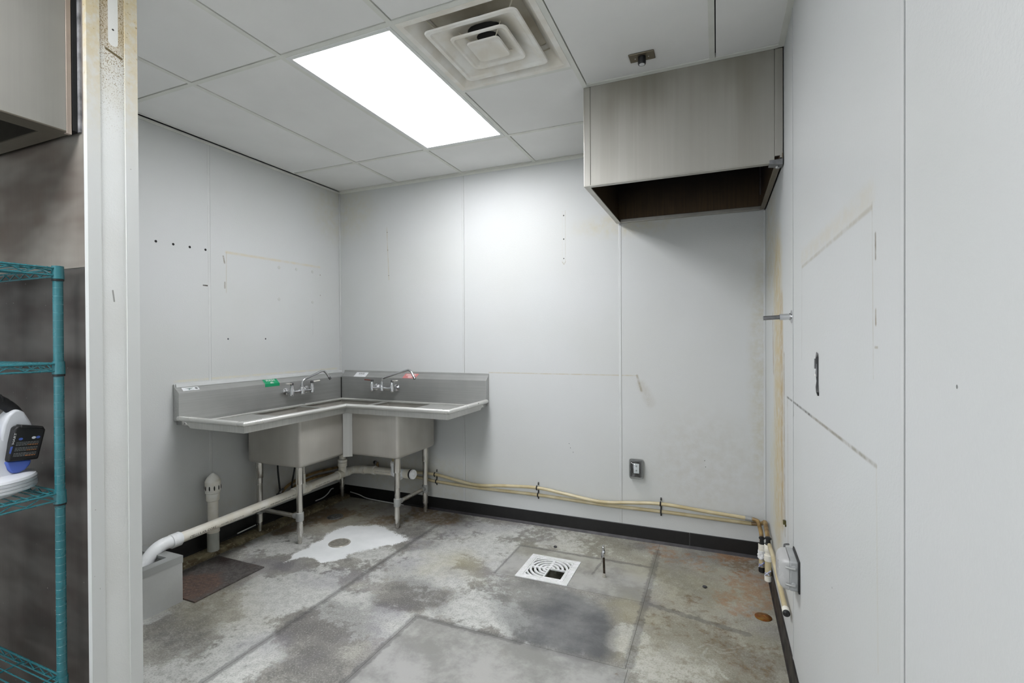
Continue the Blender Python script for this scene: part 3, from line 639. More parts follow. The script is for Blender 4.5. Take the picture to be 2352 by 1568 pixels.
# ------------------------------------------------------------------ exhaust hoods
def hoodsteel(name, interior=False):
    t = NT(name); p = t.pos(); sx = t.n('ShaderNodeSeparateXYZ'); t.l.new(p, sx.inputs[0])
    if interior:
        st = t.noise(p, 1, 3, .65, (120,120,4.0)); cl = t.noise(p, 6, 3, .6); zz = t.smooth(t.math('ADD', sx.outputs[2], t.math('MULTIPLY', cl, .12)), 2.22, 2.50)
        c = t.mix(t.smooth(st, .35, .65), lin((86,68,46)), lin((74,58,40))); c = t.mix(zz, c, lin((30,23,21)))  # brown streaks, grading to near-black towards the top
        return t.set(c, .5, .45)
    st = t.noise(p, 1, 3, .7, (70,70,1.3)); st2 = t.noise(p, 1, 3, .6, (9,9,.35)); cl = t.noise(p, 3, 3); dr = t.noise(p, 1, 3, .6, (24,24,.8))
    c = t.mix(t.smooth(st2, .35, .65), lin((186,184,177)), lin((177,174,166))); c = t.mix(t.smooth(st, .45, .75, 0, .14), c, lin((206,205,199)))
    c = t.mix(t.smooth(dr, .62, .78, 0, .22), c, lin((204,203,197)))
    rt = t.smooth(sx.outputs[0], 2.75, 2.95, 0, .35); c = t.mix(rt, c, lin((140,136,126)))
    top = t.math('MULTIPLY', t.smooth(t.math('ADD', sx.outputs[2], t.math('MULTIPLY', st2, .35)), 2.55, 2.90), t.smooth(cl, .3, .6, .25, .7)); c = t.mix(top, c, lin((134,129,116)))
    return t.set(c, t.math('MULTIPLY_ADD', cl, .24, .28), .75)
HS, HI = hoodsteel('streaked_hood_stainless'), hoodsteel('brown_hood_interior', True)
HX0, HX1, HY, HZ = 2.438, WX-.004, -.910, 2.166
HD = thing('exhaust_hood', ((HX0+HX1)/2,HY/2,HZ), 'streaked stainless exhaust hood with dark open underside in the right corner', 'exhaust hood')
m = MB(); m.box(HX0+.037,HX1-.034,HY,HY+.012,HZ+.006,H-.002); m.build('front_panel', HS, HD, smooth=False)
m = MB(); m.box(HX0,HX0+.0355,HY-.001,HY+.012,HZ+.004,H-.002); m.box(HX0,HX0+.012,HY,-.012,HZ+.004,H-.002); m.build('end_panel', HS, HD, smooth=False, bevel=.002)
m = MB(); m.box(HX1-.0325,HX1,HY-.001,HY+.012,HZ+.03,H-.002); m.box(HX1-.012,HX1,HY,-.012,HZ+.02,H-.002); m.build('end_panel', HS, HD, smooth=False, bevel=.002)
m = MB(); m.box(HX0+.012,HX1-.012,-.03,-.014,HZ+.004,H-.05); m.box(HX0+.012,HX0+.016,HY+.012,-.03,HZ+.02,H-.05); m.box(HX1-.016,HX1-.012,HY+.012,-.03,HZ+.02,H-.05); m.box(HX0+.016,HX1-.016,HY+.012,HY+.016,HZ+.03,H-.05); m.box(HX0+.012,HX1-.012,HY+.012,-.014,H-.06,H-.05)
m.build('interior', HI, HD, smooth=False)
m = MB()
m.box(HX0,HX1-.03,HY-.001,HY+.030,HZ,HZ+.006); m.box(HX0,HX0+.030,HY+.03,-.012,HZ,HZ+.006); m.box(HX0+.03,HX1-.02,-.035,-.012,HZ,HZ+.022)
m.build('bottom_rim', HS, HD, smooth=False, bevel=.0015)
m = MB(); m.box(HX1-.030,HX1,HY-.002,-.04,HZ-.002,HZ+.003); m.box(HX1-.004,HX1,HY-.002,-.04,HZ-.002,HZ+.04); m.build('support_angle', steel('angle_steel',(120,110,94),.4,'y'), HD, smooth=False)
m = MB(); m.prism([(HX1-.055,HZ-.004),(HX1-.055,HZ+.012),(HX1,HZ+.016),(HX1,HZ-.012)],'y',HY-.004,HY+.05); m.build('corner_bracket', M['chrome_dull'], HD, smooth=False, bevel=.002)
m = MB(); m.cyl((HX1-.02,HY+.02,HZ-.02),(HX1-.02,HY+.02,HZ-.004),.009,n=6); m.build('nut', M['chrome'], HD)
MB().tube([(HX1-.05,-.35,HZ+.01),(HX1-.05,-.35,HZ+.3)],.003,8).build('cable', M['chrome_dull'], HD)
# second hood over the shelving on the other side of the partition
LX1, LZ, LYB = 1.188, 2.037, -2.512
LH = thing('exhaust_hood', (.2,-3.0,LZ), 'grey stainless hood end hanging above the teal wire shelving', 'exhaust hood')
HL = steel('satin_hood_stainless', (172,170,163), .42, 'z', streak=.06)
box(LX1-.012,LX1,-3.5,LYB-.014,LZ+.004,H-.002).build('end_panel', HL, LH, smooth=False)
box(LX1-.013,LX1+.002,LYB-.0135,LYB,LZ-.004,H-.002).build('edge_trim', simple('pinkish_trim',(186,172,160),.35,.7,var=.05), LH, smooth=False, bevel=.001)
m = MB(); m.box(-1.3,LX1-.012,-3.5,-3.488,LZ,H-.002); m.build('front_panel', HL, LH, smooth=False)
HI2 = simple('hood_interior_dark', (64,60,52), .45, .5, var=.15, vs=6)
m = MB(); m.box(-1.3,LX1-.012,LYB-.014,LYB-.002,LZ+.002,H-.05); m.box(-1.3,LX1-.012,-3.488,LYB-.014,H-.3,H-.29); m.box(LX1-.015,LX1-.012,-3.488,LYB-.014,LZ+.02,H-.05); m.build('interior', HI2, LH, smooth=False)
m = MB(); m.box(LX1-.075,LX1,-3.5,LYB,LZ,LZ+.004); m.box(-1.3,LX1-.075,LYB-.05,LYB,LZ,LZ+.004); m.build('bottom_rim', steel('rim_brown',(112,106,94),.4,'y'), LH, smooth=False)
box(LX1+.003,LX1+.016,YS-.0075,YS-.0018,2.045,H-.002).build('backing_strip', simple('grey_backing',(150,150,152),.5,var=.1,vs=25,c2=(90,90,92)), LH, smooth=False)
box(LX1-.04,LX1+.004,YS-.02,YS-.0018,2.047,H-.002).build('gap_filler', M['plenum'], LH, smooth=False)

# ------------------------------------------------------------------ corner sink
SK = thing('corner_sink', (.3,-.3,0), 'stainless steel three-compartment corner sink with drainboards on both ends', 'sink')
prof = [(0,.885),(0,1.108),(.010,1.108),(.012,1.092),(.052,1.056),(.052,.885)]
MB().prism([(u+.001,z) for u,z in prof],'y',-1.449,-.001).build('backsplash', M['steel_hy'], SK, smooth=False, bevel=.0018)
MB().prism([(-u-.001,z+.002) for u,z in prof],'x',.053,1.453).build('backsplash', M['steel_h'], SK, smooth=False, bevel=.0018)
tag(MB().prism([(.001,1.110),(.017,1.110),(.021,1.088),(.016,1.085),(.001,1.085)],'y',-1.441,-.002).build('top_cap', M['strip'], SK, smooth=False, bevel=.001), 'white capping strip')
box(.0535,.058,-.0575,-.053,.87,1.05).build('corner_gap', M['hole'], SK, smooth=False)
m = MB(); m.box(.002,.0525,-1.43,-.001,.858,.886); m.box(.0525,1.435,-.0525,-.002,.858,.888); m.build('splash_skirt', M['steel_h'], SK, smooth=False)
OPEN = [(.085,.525,-.965,-.562),(.085,.525,-.528,-.085),(.570,.980,-.525,-.085)]
xc = sorted({.053,.5855,1.4375}|{o[i] for o in OPEN for i in (0,1)}); yc = sorted({-1.4275,-.6025,-.053}|{o[i] for o in OPEN for i in (2,3)})
m = MB()
for i in range(len(xc)-1):
    for j in range(len(yc)-1):
        cx, cy = (xc[i]+xc[i+1])/2, (yc[j]+yc[j+1])/2
        if not (cx < .5855 or cy > -.6025): continue
        if any(o[0] < cx < o[1] and o[2] < cy < o[3] for o in OPEN): continue
        m.box(xc[i],xc[i+1],yc[j],yc[j+1],.8585,.862)
m.build('drainboard', M['steel'], SK, smooth=False)
def rim(path, r=.0155): return MB().tube(path, r, 14)
rim([(.040,-1.441,.901),(.601,-1.441,.900),(.601,-.614,.900),(1.451,-.614,.900),(1.451,-.042,.901)]).build('rolled_rim', M['steel_rim'], SK, ang=60)
m = MB()
m.prism([(.085,.889),(.592,.889),(.592,.846),(.13,.846)],'y',-1.434,-1.428); m.box(.586,.592,-1.428,-.609,.846,.889); m.box(.586,1.438,-.609,-.603,.846,.889); m.prism([(-.609,.889),(-.085,.889),(-.13,.846),(-.609,.846)],'x',1.438,1.444)
m.build('apron', M['steel'], SK, smooth=False)
# raised guide beads at the back of the deck
MB().tube([(.064,-1.42,.866),(.064,-.064,.866),(1.43,-.064,.866)],.007,10).build('deck_bead', M['steel_rim'], SK)
def bowl(x0,x1,y0,y1,zt=.8585,zb=.527,r=.022,t=.012,rb=.024):
    m = MB(); L = []
    for z, i in ((zt,0),(zb+rb,0),(zb+rb*.55,rb*.12),(zb+rb*.25,rb*.35),(zb+.0,rb*.9)): L.append([(u,v,z) for u,v in rrect(x0+i,x1-i,y0+i,y1-i,max(.004,r-i*.3))])
    m.rings(L,False,True); L = []
    for z, i in ((zt,t),(zb+rb+.006,t),(zb+.012,t+rb)): L.append([(u,v,z) for u,v in rrect(x0+i,x1-i,y0+i,y1-i,max(.004,r-.01))])
    m.rings(L,False,True); return m.build('bowl', M['steel_bowl'], SK, ang=50)
bowl(.06,.547,-.988,-.553); bowl(.06,.547,-.549,-.06); bowl(.551,1.003,-.547,-.06)
m = MB(); m.prism([(.549,-.592),(.553,-.595),(.600,-.549),(.596,-.545)],'z',.520,.872); m.prism([(.549,-.592),(.600,-.549),(.55,-.549)],'z',.518,.522); m.build('corner_cover', M['steel'], SK, smooth=False)
LEGS = [(.091,-.917),(.471,-.921),(.919,-.445),(.923,-.078),(.091,-.092)]
for i, (x, y) in enumerate(LEGS):
    z0 = .026 if x < .1 else 0
    lg = MB().lathe([(.0205,.075+z0),(.0205,.45)],(x,y,0),n=24).build('leg', M['steel_leg'], SK)
    MB().lathe([(.0235,.405),(.0245,.407),(.0245,.53)],(x,y,0),n=24).build('sleeve', M['steel_leg'], lg)
    MB().lathe([(.010,0),(.014,.004),(.0145,.03),(.0165,.034),(.0165,.066),(.021,.068),(.021,.076)],(x,y,z0),n=20).build('foot', M['steel_leg'], lg)
def brace(a, b, z=.183):
    d = (Vector(b)-Vector(a)).normalized(); p = Vector((*a,z)); q = Vector((*b,z)); d3 = Vector((d.x,d.y,0))
    bo = MB().cyl(p+d3*.03,q-d3*.03,.0145,n=16).build('brace', M['steel_leg'], SK)
    for c_, s in ((p,1),(q,-1)):
        m = MB(); m.lathe([(.0225,-.03),(.026,-.027),(.026,.027),(.0225,.03)],c_,n=20); m.cyl(c_+d3*s*.018,c_+d3*s*.05,.0185,n=16)
        m.build('brace_collar', M['grey_cast'], bo)
brace(LEGS[0], LEGS[1]); brace(LEGS[2], LEGS[3], .187)

# ------------------------------------------------------------------ faucets
def faucet(o, wall, spout, label, red=False):
    """o: centre on the splash face; wall: (along, out) unit vectors"""
    al, ou = Vector(wall[0]), Vector(wall[1]); o = Vector(o)
    T = thing('faucet', o, label, 'faucet', 'wall faucets on the sink splash')
    P = lambda a, b, z: o+al*a+ou*b+Vector((0,0,z))
    m = MB(); bo = .062
    m.tube(spline([P(-.1,bo,0),P(-.055,bo,-.004),P(0,bo,-.001),P(.055,bo,-.004),P(.1,bo,0)]),[.013]*33 if False else .0125,14)
    m.lathe([(.012,-.03),(.019,-.024),(.0195,.02),(.015,.026),(.015,.03)],P(0,bo,.002),n=20); m.build('body', M['chrome'], T)
    for s in (-1,1):
        a = s*.1
        MB().lathe([(.012,-.03),(.0175,-.024),(.018,.014),(.0145,.022),(.0155,.028),(.012,.036),(.009,.052)],P(a,bo,0),n=20).build('valve', M['chrome'], T)
        m = MB(); m.lathe([(.028,.0005),(.027,.004),(.018,.009),(.014,.012)],P(a,0,0),ou,n=22); m.cyl(P(a,.01,0),P(a,bo-.012,0),.0125,n=16); m.lathe([(.0165,0),(.0165,.014)],P(a,.03,0),ou,n=6); m.build('inlet', M['chrome'], T)
        hd = MB().lathe([(.011,.050),(.0125,.053),(.0125,.066),(.008,.070)],P(a,bo,0),n=16).build('handle', M['chrome_dull'], T)
        d = (al*s*.82+ou*.25).normalized(); w = Vector((0,0,1)).cross(d); c = P(a,bo,.060)
        pts = [(.0,.007),(.028,.0075),(.05,.012),(.062,.011),(.066,.004)]; poly = [c+d*u+w*v for u,v in pts]+[c+d*u-w*v for u,v in reversed(pts)]
        m = MB(); up = Vector((0,0,.0035)); n = len(poly); sl = lambda p: p+Vector((0,0,(p-c).length*.1))
        m.add([sl(p)+up for p in poly]+[sl(p)-up for p in poly],[tuple(range(n)),tuple(range(n,2*n))[::-1]]+[(j,(j+1)%n,n+(j+1)%n,n+j) for j in range(n)])
        m.build('lever', M['white_metal'] if not (red and s < 0) else M['tag_red'], hd, smooth=False, bevel=.0015)
    sp = MB(); pts = fillet([P(0,bo,.02),P(0,bo,.078),*[Vector(q) for q in spout]],.035,7); sp.tube(pts,.0088,14); so = sp.build('spout', M['chrome'], T)
    e = Vector(spout[-1]); d = (e-Vector(spout[-2])).normalized(); MB().cyl(e-d*.006,e+d*.016,.0105,n=16).build('spout_tip', M['chrome_dull'], so)
    MB().lathe([(.0135,.024),(.0145,.03),(.0145,.042),(.0105,.046)],P(0,bo,0),n=18).build('spout_nut', M['chrome'], so)
    return T
faucet((.053,-.548,.985), ((0,1,0),(1,0,0)), [(.150,-.355,1.134),(.170,-.318,1.070)], 'chrome faucet beside the green wash sign on the left splash')
faucet((.535,-.053,.978), ((1,0,0),(0,-1,0)), [(.83,-.145,1.140),(.873,-.155,1.078)], 'chrome faucet between the rinse and sanitize signs', red=True)

# ------------------------------------------------------------------ signs on the splash slope
def slope(P0, al, ou, wdt, hgt, off=.0015):
    """returns fn(u,v)->point on the slanted splash face; u along, v up the slope; origin at sign centre"""
    up = (Vector((0,0,.036))-Vector(ou)*.040).normalized(); nr = Vector(al).cross(up); nr = nr if nr.dot(Vector(ou)) > 0 else -nr
    return lambda u, v, k=off: Vector(P0)+Vector(al)*u+up*v+nr*k
def plaque(name, fn, poly, mat, label, cat):
    m = MB(); n = len(poly); m.add([fn(u,v,.0016) for u,v in poly]+[fn(u,v,.0004) for u,v in poly],[tuple(range(n)),tuple(range(n,2*n))[::-1]]+[(j,(j+1)%n,n+(j+1)%n,n+j) for j in range(n)])
    return tag(m.build(name, mat, smooth=False), label, cat)
cl = (.033,-.768,1.0735)
f1 = slope(cl,(0,1,0),(1,0,0),0,0)
# the wash sign is longer than the slope and folds over its edge
SW = thing('wash_sign', cl, 'green sign reading WASH folded over the left splash edge', 'sign')
m = MB(); w2 = .064
m.add([f1(-w2,.023,.0015),f1(w2,.023,.0015),f1(w2,-.0262,.0015),f1(-w2,-.0262,.0015),tuple(f1(w2,-.0262,.0015)+Vector((.0003,0,-.022))),tuple(f1(-w2,-.0262,.0015)+Vector((.0003,0,-.022)))],[(0,1,2,3),(3,2,4,5)]); m.build('panel', M['green_sign'], SW, smooth=False)
m = MB()
for a, b in (((-w2+.002,.0212),(w2-.002,.0212)),((-w2+.002,-.026),(-w2+.002,.0212)),((w2-.002,-.026),(w2-.002,.0212))):
    du, dv = (0,.0006) if a[1] == b[1] else (.0006,0)
    m.add([f1(a[0]-du,a[1]-dv,.0019),f1(b[0]-du,b[1]-dv,.0019),f1(b[0]+du,b[1]+dv,.0019),f1(a[0]+du,a[1]+dv,.0019)],[(0,1,2,3)])
m.build('border', M['white_ink'], SW, smooth=False)
lettering('WASH',.030,lambda u,v: f1(u,v+.006,.0022),M['white_ink'],SW,sx=.95)
m = MB()
for k, (wd_, v0) in enumerate(((.016,-.011),(.022,-.016),(.026,-.021))): m.add([f1(-wd_*.6,v0,.0021),f1(wd_*.6,v0,.0021),f1(wd_*.6,v0-.0028,.0021),f1(-wd_*.6,v0-.0028,.0021)],[(0,1,2,3)])
m.build('small_print', M['white_ink'], SW, smooth=False)
f2 = slope((.252,-.033,1.0755),(1,0,0),(0,-1,0),0,0)
rs = plaque('rinse_sign', f2, [(-.065,-.0265),(.060,-.0265),(.068,.026),(-.056,.026)], M['white_sign'], 'white sign reading RINSE on the back splash', 'sign')
lettering('RINSE',.024,lambda u,v: f2(u+.004,v+.008,.0024),M['ink'],rs,shear=.15)
lettering('RINSE WELL',.006,lambda u,v: f2(u,v-.008,.0024),M['grey_txt'],rs,name='small_print')
f3 = slope((.757,-.033,1.0755),(1,0,0),(0,-1,0),0,0)
ss = plaque('sanitize_sign', f3, [(-.068,-.0265),(.060,-.0265),(.070,.026),(-.058,.026)], M['red_sign'], 'faded red sign reading SANITIZE behind the faucet spout', 'sign')
lettering('SANITIZE',.0235,lambda u,v: f3(u+.002,v+.010,.0024),M['white_ink'],ss,shear=.15,sx=.95)
m = MB()
for wd_, v0 in ((.018,-.004),(.022,-.009),(.014,-.018)): m.add([f3(-wd_,v0,.0022),f3(wd_,v0,.0022),f3(wd_,v0-.0024,.0022),f3(-wd_,v0-.0024,.0022)],[(0,1,2,3)])
m.build('small_print', M['white_ink'], ss, smooth=False)
f4 = slope((.033,-1.362,1.0735),(0,1,0),(1,0,0),0,0)
lb = plaque('maker_sticker', f4, [(-.052,-.0135),(.052,-.0135),(.052,.0145),(-.052,.0145)], M['white_sign'], 'small white sticker with green print at the left end of the splash', 'sticker')
m = MB()
for pts in ([(-.030,.006),(.018,.0085),(.018,.0065),(-.030,.004)],[(-.022,.002),(.012,.004),(.004,.0005),(-.022,.0)],[(-.018,-.006),(-.006,.003),(.0,.003),(-.010,-.006)],[(-.016,-.010),(.016,-.0095),(.016,-.0105),(-.016,-.011)]): m.add([f4(u,v,.0022) for u,v in pts],[tuple(range(len(pts)))])
m.build('print', simple('green_print',(70,110,98),.6), lb, smooth=False)
m = MB(); m.add([f4(.036+.009*math.cos(a),.0015+.0085*math.sin(a),.0022) for a in [2*PI*k/16 for k in range(16)]],[tuple(range(16))]); m.build('round_mark', M['grey_txt'], lb, smooth=False)

# ------------------------------------------------------------------ waste pipes under the sink
PR = .0287
pa, pb = Vector((.305,-1.665,.272)), Vector((.292,-.30,.300))
def pz(y): t = (y-pa.y)/(pb.y-pa.y); return pa+(pb-pa)*t
WPp = thing('waste_pipe', (.3,-.7,0), 'long cream plastic waste pipe sloping from the sink to the mop sink', 'pipe')
MB().cyl(pz(-1.64),pz(-.80),PR,n=24).build('pipe', M['pvc'], WPp)
MB().cyl(pz(-.68),pz(-.36),PR,n=24).build('pipe', M['pvc'], WPp)
def collar(m, c, d, L=.02, r=.0355):
    d = Vector(d).normalized(); m.lathe([(r-.004,-L),(r,-L+.003),(r,L-.003),(r-.004,L)],c,d,n=24)
dr = (pb-pa).normalized()
m = MB(); m.cyl(pz(-.80),pz(-.68),.0325,n=24); collar(m,pz(-.795),dr,.022); collar(m,pz(-.688),dr,.022); m.tube(fillet([pz(-.74),pz(-.74)+Vector((0,0,.07)),pz(-.74)+Vector((0,0,.12))],.02),.031,20); m.build('tee', M['pvc_w'], WPp)
m = MB(); m.cyl(pz(-.74)+Vector((0,0,.11)),Vector((.298,-.74,.53)),.0245,n=20); m.build('tailpiece', M['pvc_w'], WPp)
m = MB(); m.cyl(pz(-.36),pz(-.25),.0325,n=24); collar(m,pz(-.358),dr,.014); collar(m,pz(-.255),dr,.014)
m.cyl(pz(-.31),pz(-.31)+Vector((0,0,.075)),.031,n=20); collar(m,pz(-.31)+Vector((0,0,.075)),(0,0,1),.018,.036); collar(m,pz(-.31)+Vector((0,0,.105)),(0,0,1),.012,.037); m.build('tee', M['pvc_w'], WPp)
MB().cyl(pz(-.31)+Vector((0,0,.1)),pz(-.31)+Vector((0,0,.235)),.0245,n=20).build('tailpiece', M['pvc_w'], WPp)
e0 = pz(-.25)
m = MB(); m.tube(fillet([e0,e0+Vector((.0,.06,.002)),Vector((.43,-.19,.315))],.05,8),.0325,20); m.tube(fillet([Vector((.40,-.196,.314)),Vector((.46,-.185,.316)),Vector((.53,-.20,.322))],.05,8),.0325,20); collar(m,Vector((.41,-.195,.314)),(1,.1,0),.014); collar(m,Vector((.515,-.198,.321)),(1,-.1,.05),.016); m.build('elbow', M['pvc_w'], WPp)
r0, r1 = Vector((.53,-.20,.322)), Vector((.93,-.26,.345))
MB().cyl(r0,r0+(r1-r0)*.56,PR,n=24).build('pipe', M['pvc'], WPp)
m = MB(); c0 = r0+(r1-r0)*.6; m.cyl(r0+(r1-r0)*.5,r0+(r1-r0)*.82,.0325,n=24); m.tube(fillet([c0+Vector((.0,-.03,.10)),c0+Vector((0,-.03,.0)),c0+Vector((.06,-.03,-.012))],.05,8),.0325,20); collar(m,c0+Vector((0,-.03,.075)),(0,0,1),.018); m.build('trap_elbow', M['pvc_new'], WPp)
MB().cyl(c0+Vector((0,-.03,.09)),c0+Vector((0,-.03,.22)),.023,n=20).build('tailpiece', M['cpvc'], WPp)
m = MB(); d_ = (r1-r0).normalized(); m.cyl(r0+(r1-r0)*.80,r1-d_*.02,.034,n=24); m.build('cleanout_fitting', M['pvc_w'], WPp)
m = MB(); m.lathe([(.0365,-.022),(.0365,-.006)],r1,d_,n=28); m.build('cleanout_ring', M['rubber'], WPp)
m = MB(); m.lathe([(.037,-.006),(.037,.004),(.034,.008),(.015,.008)],r1,d_,n=28); m.lathe([(.018,.008),(.016,.022)],r1,d_,n=4); m.build('cleanout_cap', M['pvc_new'], WPp)
m = MB(); ep = pz(-1.64); pth = fillet([ep+Vector((0,.03,0)),ep+Vector((0,-.10,.004)),Vector((.312,-1.86,.13))],.10,10); m.tube(pth,.0335,24); collar(m,ep,dr,.026,.0385); m.build('bend', M['pvc_new'], WPp)
# printing along the pipe
def pipe_text(txt, size, y, ang, a=pa, b=pb):
    d = (b-a).normalized(); side = Vector((1,0,0)); upv = side.cross(d); upv = upv if upv.z > 0 else -upv; c = a+(b-a)*((y-a.y)/(b.y-a.y)); R_ = PR+.0006
    def fn(u, v):
        th = math.radians(ang)+v/R_; return c+d*u+side*(R_*math.cos(th))+upv*(R_*math.sin(th))
    return lettering(txt, size, fn, M['ink'], WPp, name='print', align='LEFT')
pipe_text('CELLULAR CORE', .021, -1.575, -14); pipe_text('PVC PIPE  2 in  DWV SCH 40', .0125, -1.385, -14); pipe_text('ASTM F891   IAPMO', .0115, -1.17, -14)
pipe_text('FOR DRAIN WASTE AND VENT ONLY', .0155, -1.03, -14); pipe_text('CELLULAR CORE  DWV', .014, -.63, -14)
lettering('FOR DRAIN WASTE AND VENT ONLY', .010, lambda u,v: r0+(r1-r0).normalized()*(u+.10)+Vector((-.0,-1,0))*(PR+.0004)*math.cos(v/PR)+Vector((0,0,1))*PR*math.sin(v/PR), M['ink'], WPp, name='print')

# vent stack with air admittance valve at the left wall
VP = thing('vent_stack', (.075,-1.252,.024), 'cream plastic vent stub with a pointed cap standing at the left wall', 'vent pipe')
vx, vy = .075, -1.252
MB().lathe([(.0345,.024),(.0345,.145)],(vx,vy,0),n=28).build('lower_pipe', M['pvc_grey'], VP)
MB().lathe([(.033,.14),(.0375,.143),(.0375,.185),(.034,.19)],(vx,vy,0),n=28).build('coupling', M['pvc_w'], VP)
MB().lathe([(.0305,.18),(.0305,.37)],(vx,vy,0),n=28).build('pipe', M['pvc'], VP)
MB().lathe([(.034,.345),(.038,.349),(.038,.392),(.036,.394)],(vx,vy,0),n=28).build('coupling', M['pvc_w'], VP)
vc = MB().lathe([(.040,.396),(.0435,.398),(.0435,.402),(.041,.403),(.0445,.408),(.0455,.47),(.046,.473),(.030,.50),(.006,.522)],(vx,vy,0),n=28).build('valve_cap', M['pvc_w'], VP)
for k in range(10):
    a = 2*PI*k/10+.2; MB().ball((vx+.0435*math.cos(a),vy+.0435*math.sin(a),.432),.0042,.0042,.017,8,6).build('slot', M['hole'], vc)

# ------------------------------------------------------------------ water tubes, clips, stop valves
up_ = [(.30,.284),(.77,.291),(.99,.293),(1.18,.268),(1.37,.250),(1.6,.270),(1.858,.284),(2.08,.263),(2.323,.240),(2.52,.258),(2.728,.276),(3.0,.263),(3.285,.250)]
lo_ = [(.30,.25),(.77,.246),(.99,.230),(1.37,.221),(1.858,.225),(2.323,.214),(2.728,.218),(3.0,.216),(3.275,.214)]
T1 = thing('water_tube', (1.8,-.03,.2), 'upper tan water tube clipped along the back wall', 'water tube', 'water tubes along the back wall')
MB().tube(spline([(x,-.036,z) for x,z in up_],6),.0115,10).build('tube', M['cpvc'], T1)
m = MB(); m.cyl((3.235,-.036,.2525),(3.272,-.036,.2505),.0148,n=16); m.build('coupling', M['grey_cast'], T1)
MB().tube(fillet([(3.28,-.036,.250),(3.306,-.05,.249),(3.316,-.17,.215),(3.316,-.2,.155)],.03,6),.0118,12).build('stained_bend', M['cpvc_d'], T1)
T2 = thing('water_tube', (1.8,-.014,.2), 'lower tan water tube clipped along the back wall', 'water tube', 'water tubes along the back wall')
MB().tube(spline([(x,-.0125,z) for x,z in lo_],6),.0115,10).build('tube', M['cpvc'], T2)
MB().tube(fillet([(3.272,-.0125,.214),(3.325,-.02,.222),(3.334,-.20,.30),(3.332,-.40,.27),(3.332,-.42,.24)],.035,6),.0118,12).build('stained_bend', M['cpvc_d'], T2)
for x, zu, zl in ((.985,.293,.230),(1.855,.284,.225),(2.727,.276,.218)):
    c = thing('tube_clip', (x,0,zl-.02), {.985:'black tube clip on the wall beside the sink leg',1.855:'black tube clip at the middle of the back wall',2.727:'black tube clip on the wall below the covered outlet'}[x], 'tube clip', 'black clips holding the water tubes')
    for z, y in ((zu,-.036),(zl,-.0125)):
        m = MB(); m.tube([(x,y+.0145*math.sin(a),z+.0145*math.cos(a)) if y+.0145*math.sin(a) < -.001 else (x,-.001,z+.0145*math.cos(a)) for a in [PI*k/8+PI for k in range(9)]],.0045,8); m.build('strap', M['black'], c)
    for tp in ([(x,-.004,zu+.032),(x,-.006,zu+.014)],[(x,-.006,zu-.014),(x,-.004,(zu+zl)/2),(x,-.006,zl+.014)],[(x,-.006,zl-.014),(x,-.004,zl-.03)]): MB().tube(tp,.0048,8).build('tab', M['black'], c)
    MB().cyl((x,-.0015,zu+.026),(x,-.0105,zu+.026),.0035,n=8).build('nail', M['chrome_dull'], c)
# tubes on the left wall under the sink
T3 = tag(MB().tube(spline([(.03,-.03,.262),(.03,-.30,.286),(.03,-.49,.282),(.03,-.60,.262),(.034,-.675,.228)],6),.011,10).build('water_tube', M['cpvc_d']), 'brown-stained upper water tube under the left sink bowl', 'water tube')
T4 = tag(MB().tube(spline([(.018,-.03,.212),(.018,-.3,.243),(.018,-.5,.236),(.024,-.565,.215)],6),.011,10).build('water_tube', M['cpvc_d']), 'brown-stained lower water tube under the left sink bowl', 'water tube')
def stop_valve(p, hose_top, label, lab2):
    p = Vector(p); S = thing('stop_valve', p, label, 'valve', 'stop valves under the sink')
    MB().ball(p,.014,.014,.014).build('body', M['chrome_dull'], S)
    m = MB(); m.cyl(p,p+Vector((0,.03,.014)),.010,n=12); m.cyl(p,p+Vector((.012,-.012,.024)),.008,n=12); m.build('stem', M['chrome_dull'], S)
    m = MB(); q = p+Vector((.006,-.022,-.014)); m.lathe([(.007,-.012),(.010,-.006),(.0155,-.004),(.0155,.004),(.009,.006)],q,(.3,-.85,-.4),n=8); m.build('handle', M['chrome_dull'], S)
    tag(MB().tube(spline([p+Vector((.004,-.004,.015)),p+Vector((.003,-.008,.05)),(Vector(hose_top)+p)/2+Vector((.002,-.006,.0)),hose_top],6),.0062,10).build('supply_hose', M['rubber']), lab2, 'hose', 'braided supply hoses')
stop_valve((.045,-.70,.235),(.055,-.735,.55),'dull metal stop valve at the end of the upper tube under the left bowl','dark braided hose rising behind the left sink leg')
stop_valve((.045,-.585,.208),(.05,-.535,.55),'dull metal stop valve half hidden behind the front left sink leg','dark braided hose behind the front left sink leg')
# small stop valve on the back wall under the right bowl
bv = thing('stop_valve', (.404,-.02,.335), 'small metal stop valve on the back wall under the right bowl', 'valve', 'stop valves under the sink')
MB().lathe([(.008,0),(.014,.006),(.016,.02),(.010,.028)],(.404,-.03,.338),(0,-1,0),n=12).build('handle', M['chrome_dull'], bv)
MB().tube([(.404,-.02,.335),(.412,-.022,.285)],.011,10).build('stub', M['cpvc_d'], bv)

